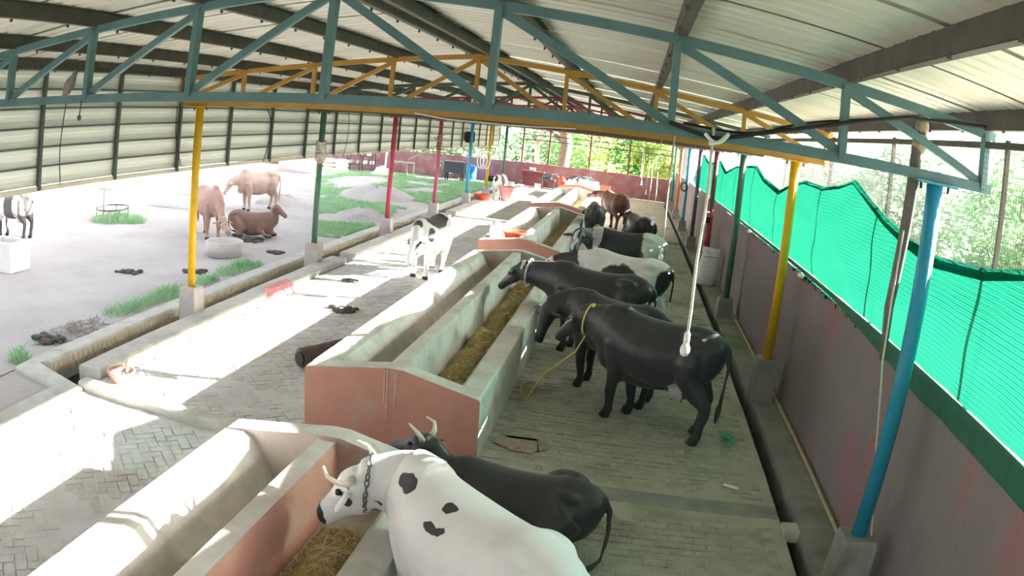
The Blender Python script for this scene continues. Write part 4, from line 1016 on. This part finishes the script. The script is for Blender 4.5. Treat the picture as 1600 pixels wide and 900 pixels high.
tag(MB().box((1.45, 7.12, .03), (.17, .045, .012), Matrix.Rotation(-.5,3,'Z')).build('chalk_stick', WHITE), 'short white stick on the floor near the wall drain', 'stick')
tag(MB().tube([(-.26,7.78,.03),(-.12,7.52,.032)], .008, 6).build('stick', mat('pale_stick', (0.42,0.36,0.26))), 'thin pale stick on the floor above the lying black cow', 'stick')
# pendant bulbs
BULB = mat('white_glass_bulb', (0.8,0.8,0.8), (0.86,0.86,0.86), 0.25, 6, spec=.6)
for i, zb in ((0,1.94),(1,1.80),(2,1.71),(3,1.60),(4,1.62),(5,1.64),(6,1.72)):
    x = .5 if i < 5 else .38; y = ty(i)
    t = thing('hanging_bulb', ['white bulb on a long pale cord in front of the roped black cow', 'white bulb on a cord above the pied cow with the black rump', 'third hanging bulb, lowest of the row beyond the pied cows', 'fourth hanging bulb down the shed, before the far floor', 'fifth hanging bulb down the shed', 'sixth hanging bulb down the shed, against the back wall', 'farthest hanging bulb, against the back opening'][i], 'lamp', (x, y, zb), 0, 'bulbs hanging over the cow lane')
    P = [(x+.02*math.sin(k*.9+i)*(k/8)*(1-k/8)*2, y, HB-.03 + (zb+.14-HB+.03)*k/8) for k in range(9)]
    MB().tube(P, .011, 6).build('cord', ROPEW, t, True); MB().lathe((x,y,zb+.08), [(.012,0),(.022,.0),(.022,.06),(.010,.08)], 10).build('socket', WHITE, t, True)
    MB().lathe((x,y,zb-.02), [(.005,0),(.026,.012),(.036,.04),(.032,.07),(.018,.10)], 12).build('bulb', BULB, t, True)
    b = MB(); b.tube([(x,y+.03,HB+.05),(x,y+.045,HB),(x,y,HB-.05),(x,y-.045,HB),(x,y-.03,HB+.05)], .009, 6); b.build('knot', ROPEW, t, True)
# thick hose with rope on the right
t = thing('hanging_hose', 'thick dark hose with a straw-bound top and pale rope hanging before the blue post', 'hose', (2.03, 5.12, 3.7))
H = [(2.07,5.1,3.72),(2.04,5.1,3.6),(2.02,5.1,3.13),(1.98,5.1,2.43),(2.01,5.1,2.05)]
MB().tube(H, [.04,.048,.046,.038,.026], 12).build('hose', mat('dusty_hose', (0.10,0.095,0.08), (0.17,0.16,0.135), 0.8, 14), t, True)
MB().tube([(1.985,5.06,3.0),(1.975,5.06,2.5),(2.0,5.06,2.05),(2.08,5.08,1.65),(2.14,5.08,1.35),(2.16,5.05,1.30),(2.28,5.02,.75),(2.36,5.0,.45),(2.40,4.95,.15)], .0085, 7).build('rope', ROPEW, t, True)
b = MB(); BUN = mat('straw_binding', (0.30,0.26,0.16), (0.52,0.46,0.32), 0.95, 40, 0.8, 50)
b.ball((2.07,5.1,3.76), (.055,.055,.075), 12); b.ball((2.06,5.1,3.63), (.065,.065,.09), 12); b.v = [tuple(Vector(v)+Vector((1,1,1))*.012*mnoise.noise(Vector(v)*40)) for v in b.v]; b.build('straw_binding', BUN, t, True)
def cable(label, pts, r, m, name='cable', cat='cable', sub=6):
    P = [Vector(p) for p in pts]; out = []
    for i in range(len(P)-1):
        p0 = P[max(i-1,0)]; p1 = P[i]; p2 = P[i+1]; p3 = P[min(i+2,len(P)-1)]
        for k in range(sub):
            u = k/sub; out.append(.5*((2*p1)+(p2-p0)*u+(2*p0-5*p1+4*p2-p3)*u*u+(3*p1-p0-3*p2+p3)*u**3))
    out.append(P[-1]); return tag(MB().tube(out, r, 7).build(name, m, None, True), label, cat)
cable('black cable draped along the right of the nearest truss to the hose', [(.2,4.98,3.46),(.49,4.98,3.40),(.65,4.98,3.43),(1.06,4.97,3.55),(1.8,4.97,3.76),(2.05,5.0,3.80),(2.6,4.97,3.86)], .014, BLACK)
cable('second thin black cable above the nearest truss on the right', [(.3,5.08,3.47),(.75,5.08,3.47),(1.2,5.08,3.62),(2.0,5.08,3.80)], .009, BLACK)
cable('white knotted string on the nearest truss above the roped cow', [(.44,4.97,3.42),(.52,4.965,3.37),(.60,4.97,3.44),(.55,4.96,3.38),(.47,4.96,3.36)], .012, WHITE, 'knotted_string', 'string')
cable('white wire sagging under the orange-yellow truss', [(-3.0,10.10,3.40),(-2.55,10.09,3.35),(-2.1,10.09,3.34),(-1.5,10.09,3.345),(-.8,10.10,3.38)], .008, WHITE)
for i, (pp, lb) in enumerate((([(-6.915,7.17,3.51),(-6.915,7.10,2.85),(-6.915,7.14,2.37)], 'thin black wire down the sheet curtain at the far left'), ([(-6.915,9.95,3.38),(-6.915,9.98,2.93),(-6.915,10.2,2.41)], 'thin black wire down the sheet curtain just left of the yellow post'), ([(-6.915,13.1,3.44),(-6.915,13.45,3.0),(-6.915,13.2,2.35)], 'curved black wire down the sheet curtain before the green post'), ([(-6.915,17.6,3.40),(-6.915,17.7,2.9),(-6.915,17.5,2.3)], 'thin black wire down the curtain beyond the green post'), ([(-6.915,21.5,3.40),(-6.915,22.0,2.9),(-6.915,21.9,2.3)], 'wire loop down the curtain beyond the red post'))):
    cable(lb, pp, .008, BLACK)
t = thing('plumb_weight', 'small dark weight on a short string under the nearest truss, left', 'weight', (-4.5, 5.0, 3.2)); MB().tube([(-4.62,5.0,3.40),(-4.63,5.0,3.27)], .006, 5).build('string', BLACK, t); MB().ball((-4.63,5.0,3.245), (.022,.022,.03), 8).build('weight', FRAMEG, t, True)
for (x, y, z, h, m, lb, cat) in ((XL, 15.23, 2.33, .42, mat('dirty_white_cloth', (0.55,0.52,0.47), (0.70,0.67,0.62), 0.9, 8, c3=(0.55,0.33,0.24), s3=5), 'dirty white cloth bundle tied round the green yard post', 'cloth'), (XL, ty(4), 2.35, .6, mat('brown_rope', (0.28,0.19,0.12), (0.42,0.31,0.2), 0.9, 20), 'brown rope wrapped round the crimson yard post', 'rope')):
    b = MB()
    for k in range(7):
        zz = z + h*k/7; b.tube([(x+.09*math.cos(a*.449), y+.09*math.sin(a*.449), zz+.02*math.sin(a+k)) for a in range(15)], .035 if cat == 'cloth' else .022, 7, cap=False)
    if cat == 'cloth': b.ball((x+.03, y-.10, z+.03), (.10,.08,.13), 10)
    else: b.tube([(x+.05,y-.1,z+.3),(x-.12,y-.12,z+.36),(x-.16,y-.12,z+.42)], .02, 6)
    tag(b.build('wrapped_%s' % cat, m, None, True), lb, cat)
# pigeon on the nearest truss
t = thing('pigeon', 'grey-brown pigeon perched on the nearest truss at the left', 'bird', (-4.83, 5.03, HB+.04))
GREYB = mat('pigeon_feathers', (0.16,0.14,0.135), (0.26,0.235,0.225), 0.8, 20)
b = MB(); b.loft([oriented_ring(Vector(c), Vector(d).normalized(), Vector((0,1,.01)), w, w*1.05, 14) for c, d, w in (((-4.90,5.03,HB+.03),(.4,0,.9),.012),((-4.875,5.03,HB+.075),(.4,0,.9),.042),((-4.84,5.03,HB+.13),(.4,0,.9),.056),((-4.81,5.03,HB+.18),(.4,0,.9),.045),((-4.79,5.03,HB+.215),(.3,0,.9),.028),((-4.775,5.03,HB+.24),(.6,0,.8),.027),((-4.755,5.03,HB+.255),(.9,0,.3),.018))]); b.build('body', GREYB, t, True)
MB().tube([(-4.75,5.03,HB+.255),(-4.725,5.03,HB+.25)], [.007,.002], 6).build('beak', BLACK, t)
for sg in (-1,1): MB().tube([(-4.845,5.03+sg*.02,HB+.08),(-4.84,5.03+sg*.02,HB+.04)], .005, 5).build('leg', PINKM, t)
b = MB().loft([oriented_ring(Vector(c), Vector((.35,0,.93)), Vector((0,1,.01)), .012, w, 10) for c, w in (((-4.93,5.03,HB-.02),.02),((-4.89,5.03,HB+.06),.03))]); b.build('tail', GREYB, t, True)
# fan on the curtain
t = thing('wall_fan', 'dark square fan hung on the sheet curtain by the sky blue post', 'fan', (-6.8, 31.4, 2.5))
b = MB(); b.box((-6.8,31.4,2.98),(.2,.75,.04)); b.box((-6.8,31.4,2.56),(.2,.75,.04)); b.box((-6.8,31.04,2.77),(.2,.04,.42)); b.box((-6.8,31.76,2.77),(.2,.04,.42)); b.box((-6.915,31.4,2.77),(.02,.75,.42)); b.build('housing', BLACK, t)
for k in range(4): MB().box((-6.76,31.4+.09*math.cos(k*1.57+.4),2.77+.09*math.sin(k*1.57+.4)),(.015,.16,.07), Matrix.Rotation(k*1.57+.4,3,'X')).build('blade', CHAIN, t)
MB().ball((-6.74,31.4,2.77),(.04,.05,.05),8).build('hub', WHITE, t, True)

# ------------------------------------------------------------------ far end of the shed and yard
for x in (-6.56, -5.0, -2.6, -.3, 2.19):
    tag(MB().box((x, YB+.1, 2.4), (.09, .09, 2.3)).build('back_frame_post', MAR), {-6.56:'dark post at the left end of the back opening', -5.0:'second dark post of the back opening from the left', -2.6:'middle dark post of the back opening', -.3:'fourth dark post of the back opening', 2.19:'dark post at the right end of the back opening'}[x], 'post', 'posts of the back opening')
for z, lb in ((3.05, 'upper dark rail across the back opening'), (2.75, 'lower thin rail across the back opening')):
    tag(MB().bar((-6.9, YB+.05, z), (2.4, YB+.05, z), .04, .05).build('back_rail', PURLIN), lb, 'rail')
t = thing('frame_table', 'dark metal frame stand with a white box at the back wall', 'stand', (-5.7, 44.2, 0))
for x in (-6.3, -5.1):
    for y in (43.95, 44.4): MB().bar((x,y,0),(x,y,.92),.05,.05).build('leg', MAR, t)
MB().box((-5.7,44.17,.93),(1.35,.55,.05)).build('top', MAR, t); MB().box((-5.75,44.15,1.04),(.34,.22,.16)).build('box', WHITE, t); MB().box((-5.7,44.38,.45),(1.2,.03,.8)).build('panel', MAR, t)
t = thing('milking_machine', 'dark grey milking machine with a white pail before the back wall', 'machine', (-4.85, 42.6, 0))
MB().box((-4.7,42.6,.62),(.95,.4,.10)).build('deck', CHAIN, t); MB().tube([(-4.95,42.6,.82),(-4.45,42.6,.82)], .14, 14).build('motor', mat('blue_grey_metal', (0.12,0.14,0.18), (0.18,0.2,0.25), 0.5, 8), t, True)
for x in (-5.1,-4.3):
    for y in (42.45,42.75): MB().bar((x,y,0),(x,y,.6),.04,.04).build('leg', CHAIN, t)
MB().lathe((-5.15,42.35,0), [(.12,0),(.15,.02),(.17,.36),(.18,.37)], 16).build('pail', WHITE, t, True); MB().tube([(-4.45,42.6,.95),(-4.2,42.6,1.0),(-4.05,42.6,.85)], .025, 7).build('handle', WHITE, t)
for (x, y, r, h, m, lb) in ((-3.50, 38.6, .17, .42, REDP, 'red plastic can standing on the farthest trough'), (-3.12, 38.5, .12, .34, WHITE, 'white can beside the red can on the farthest trough'), (-2.9, 38.75, .11, .36, WHITE, 'second white can, right of its twin on the farthest trough')):
    t = thing('plastic_can', lb, 'can', (x, y, .70)); MB().lathe((x,y,.70), [(r*.9,0),(r,.03),(r,h*.8),(r*.5,h*.93)], 16).build('can_body', m, t, True); MB().lathe((x,y,.70+h*.9), [(r*.4,0),(r*.4,h*.12)], 10).build('lid', m, t)
t = thing('scrap_heap', 'tangle of dark pipes and frames piled on the farthest trough', 'scrap', (-2.6, 40.6, .82))
random.seed(11)
for k in range(14):
    a = R(-.6,.6); x = -2.9+R(-.3,.5); y = 40.2+R(-.6,.9); L = R(.5,1.1); z = .84+R(0,.25)
    MB().tube([(x-L*.5*math.cos(a), y-L*.5*math.sin(a), z), (x+L*.5*math.cos(a), y+L*.5*math.sin(a), z+R(0,.28))], R(.02,.035), 6).build('pipe', random.choice([CHAIN, BLACK, TEAL]), t, True)
for k, (x, y, w, lb) in enumerate(((-2.2, 39.4, .4, 'left white block on the farthest trough'), (-1.85, 39.2, .35, 'right white block on the farthest trough'), (-2.5, 39.9, .45, 'white block under the pipe heap on the farthest trough'))):
    tag(MB().box((x, y, .92), (w, .3, .2), Matrix.Rotation(.3*k,3,'Z')).build('white_block', WHITE), lb, 'block')
t = thing('crate', 'orange-red plastic crate at the far end of the cow lane', 'crate', (-1.35, 42.0, 0)); b = MB()
for dx, dy, w, l_ in ((0,-.19,.5,.02),(0,.19,.5,.02),(-.24,0,.02,.4),(.24,0,.02,.4)): b.box((-1.38+dx, 42+dy, .36), (w, l_, .72))
b.box((-1.38,42,.03),(.5,.4,.04)); b.build('crate_body', REDP, t)
for k, (x, y, a) in enumerate(((-5.5,37.9,.1),(-5.3,37.3,-.15),(-5.6,36.9,.05))): tag(MB().box((x,y,.05),(1.5,.14,.05), Matrix.Rotation(a,3,'Z')).build('plank', mat('pale_plank', (0.62,0.57,0.48), (0.72,0.68,0.6), 0.8, 5)), ['pale plank on the far floor, rearmost of three','pale plank on the far floor, middle of three','pale plank on the far floor, nearest of three'][k], 'plank')
t = bowl('pink_tub', 'pink plastic tub beside the far calf', (-5.55, 34.4, 0.0), .22, .32, .62, PINKM)
t = bowl('red_basin', 'red basin on the kerb before the far yellow post', (-6.25, 32.3, .12), .28, .36, .22, REDP)
t = thing('blue_drum', 'bright blue plastic drum by the back wall', 'drum', (-9.2, 43.6, 0)); MB().lathe((-9.2,43.6,0), [(.27,0),(.30,.03),(.30,.28),(.315,.31),(.30,.34),(.30,.62),(.315,.65),(.30,.68),(.29,.88),(.25,.92)], 22).build('shell', BLUEP, t, True); MB().lathe((-9.2,43.6,.92), [(.24,0),(.24,.03)], 18).build('lid', BLUEP, t)
t = thing('black_cart', 'black box cart on legs against the back wall left of the blue drum', 'cart', (-9.95, 42.6, 0)); b = MB(); 
MB().box((-9.95,42.6,.78),(1.15,.7,.62)).build('box', mat('charcoal_metal', (0.05,0.055,0.065), (0.08,0.085,0.1), 0.6, 6), t); MB().box((-9.95,42.6,1.11),(1.22,.76,.05)).build('lid', CHAIN, t)
for x in (-10.4,-9.5): MB().bar((x,42.35,0),(x,42.35,.5),.06,.06).build('leg', BLACK, t); MB().bar((x,42.85,0),(x,42.85,.5),.06,.06).build('leg', BLACK, t)
t = bowl('black_tub', 'black rubber tub at the foot of the back wall', (-7.95, 44.2, 0), .34, .4, .36, BLACK)
b = MB()
for k in range(3): b.tube([(-6.62-.14*k+.16*math.cos(a*.3927), 34.52, 1.75+.42*math.sin(a*.3927)) for a in range(17)], .03, 7, cap=False)
tag(b.build('hose_loops', WHITE, None, True), 'white hose loops hanging on the far yellow yard post', 'hose')
tag(MB().box((-6.3, 38.6, .28), (.75, .7, .56)).build('pale_block', CONC_PALE), 'pale concrete block at the foot of the far dark green post', 'block')
t = thing('sack_stack', 'stack of pale sacks by the far left boundary wall', 'sacks', (-17, 41.4, 0))
for k in range(6): MB().ball((-17.2+.75*(k % 2), 41.4, .16+.24*(k//2)), (.48,.35,.15), 12).build('sack', WHITE if k % 2 else CONC_PALE, t, True)
t = thing('metal_rack', 'dark metal rack with odds and ends by the far left boundary wall', 'rack', (-15.9, 43.2, 0))
for x in (-16.7,-15.9,-15.1):
    for y in (43.0,43.5): MB().bar((x,y,0),(x,y,1.3),.05,.05).build('upright', FRAMEG, t)
for z in (.45,.95,1.28): MB().box((-15.9,43.25,z),(1.7,.55,.04)).build('shelf', FRAMEG, t)
for k in range(7): MB().box((-16.5+.22*k,43.2,.58+.5*(k % 2)),(.18,.3,.2)).build('box', random.choice([CONC, CHAIN, WHITE]), t)
tag(MB().tube([(-14.05,42.4,0),(-14.05,42.4,1.9)], .06, 10).build('pale_pole', CONC_PALE, None, True), 'pale upright pole before the far boundary wall', 'pole')
heap('white_heap', 'small white powdery heap at the foot of the pale pole', (-14.1, 42.0, 0), (.75, .5), .5, WHITE, 2.2, 'heap')
t = thing('chaff_cutter', 'hand chaff cutter on a wooden stand with a long raised lever', 'cutter', (-12.9, 43.0, 0)); WOOD = mat('grey_wood', (0.34,0.30,0.24), (0.46,0.41,0.34), 0.85, 6)
MB().box((-13.2,43.0,.78),(1.5,.35,.08)).build('bench', WOOD, t)
for x in (-12.9,-12.5): MB().bar((x,43.0,0),(x,43.0,.8),.08,.08).build('leg', WOOD, t)
MB().tube([(-12.7+.33*math.cos(a*.3927),43.0,.95+.33*math.sin(a*.3927)) for a in range(17)], .025, 6, cap=False).build('wheel', CHAIN, t, True); MB().tube([(-12.9,42.95,.95),(-11.6,42.9,1.65)], .035, 7).build('lever', WOOD, t, True)
tree('small pale-leaved plant at the back wall beside the black cart', -11.1, 44.2, .7, .03, [(0,0,.55,.45,.2,.45), (.5,0,.4,.25,.15,.35)], 400, .09, LEAF_D, BARK, 91, cat='bush')
# yard furniture
t = thing('round_tub', 'round pale concrete tub the reddish tan cow eats from', 'tub', (-8.85, 15.12, 0)); MB().lathe((-8.85,15.12,0), [(.40,0),(.42,0),(.47,.33),(.44,.35),(.40,.33),(.36,.10),(.1,.08)], 30).build('shell', mat('pale_pinkish_concrete', (0.46,0.42,0.40), (0.55,0.51,0.49), 0.85, 5), t, True)
for (x, y, w, d, h, lb) in ((-12.45, 10.9, 1.1, .7, .62, 'white plastered water trough at the left picture edge'), (-14.9, 21.9, 1.5, .8, .42, 'low pale water trough out in the yard left of the yellow post')):
    t = thing('water_trough', lb, 'trough', (x, y, 0)); b = MB()
    for dx, dy, ww, dd in ((-w/2+.06,0,.12,d),(w/2-.06,0,.12,d),(0,-d/2+.06,w-.24,.12),(0,d/2-.06,w-.24,.12)): b.box((x+dx,y+dy,h/2),(ww,dd,h))
    b.box((x,y,h*.3),(w-.24,d-.24,.05)); b.build('walls', mat('whitewash', (0.60,0.59,0.58), (0.70,0.69,0.67), 0.8, 3), t); MB().box((x,y,h*.8),(w-.24,d-.24,.01)).build('water', mat('water', (0.12,0.14,0.14), None, 0.08, spec=.5), t)
t = thing('tyre_planter', 'round hoop planter with a wooden post in the yard', 'planter', (-14.8, 17.9, 0))
MB().tube([(-14.8+.55*math.cos(a*.3142), 17.9+.55*math.sin(a*.3142), .38+.03*math.sin(a*.3142)) for a in range(21)], .03, 7, cap=False).build('hoop', CHAIN, t, True)
MB().bar((-15.0,17.7,0),(-15.0,17.7,1.1),.07,.07).build('post', WOOD, t); MB().bar((-15.25,17.7,.95),(-14.6,17.7,.95),.04,.05).build('cross_piece', WOOD, t)
for a in (0.5,2.0,3.6,5.2): MB().bar((-14.8+.55*math.cos(a),17.9+.55*math.sin(a),0),(-14.8+.55*math.cos(a),17.9+.55*math.sin(a),.42),.04,.04).build('stake', WOOD, t)
blades('grass_tuft', tuft_pts(-14.5, 17.9, 1.0, .8, 1500), 'green grass tuft growing in the yard planter', 77, .12, .34, .012)
t = thing('yard_slab', 'pale stub of boundary wall behind the far grass', 'wall', (-18.6, 38.6, 0)); MB().box((-18.0,38.9,.55),(2.6,.25,1.1)).build('slab', mat('pinkish_render', (0.50,0.40,0.38), (0.58,0.49,0.47), 0.85, 3), t)
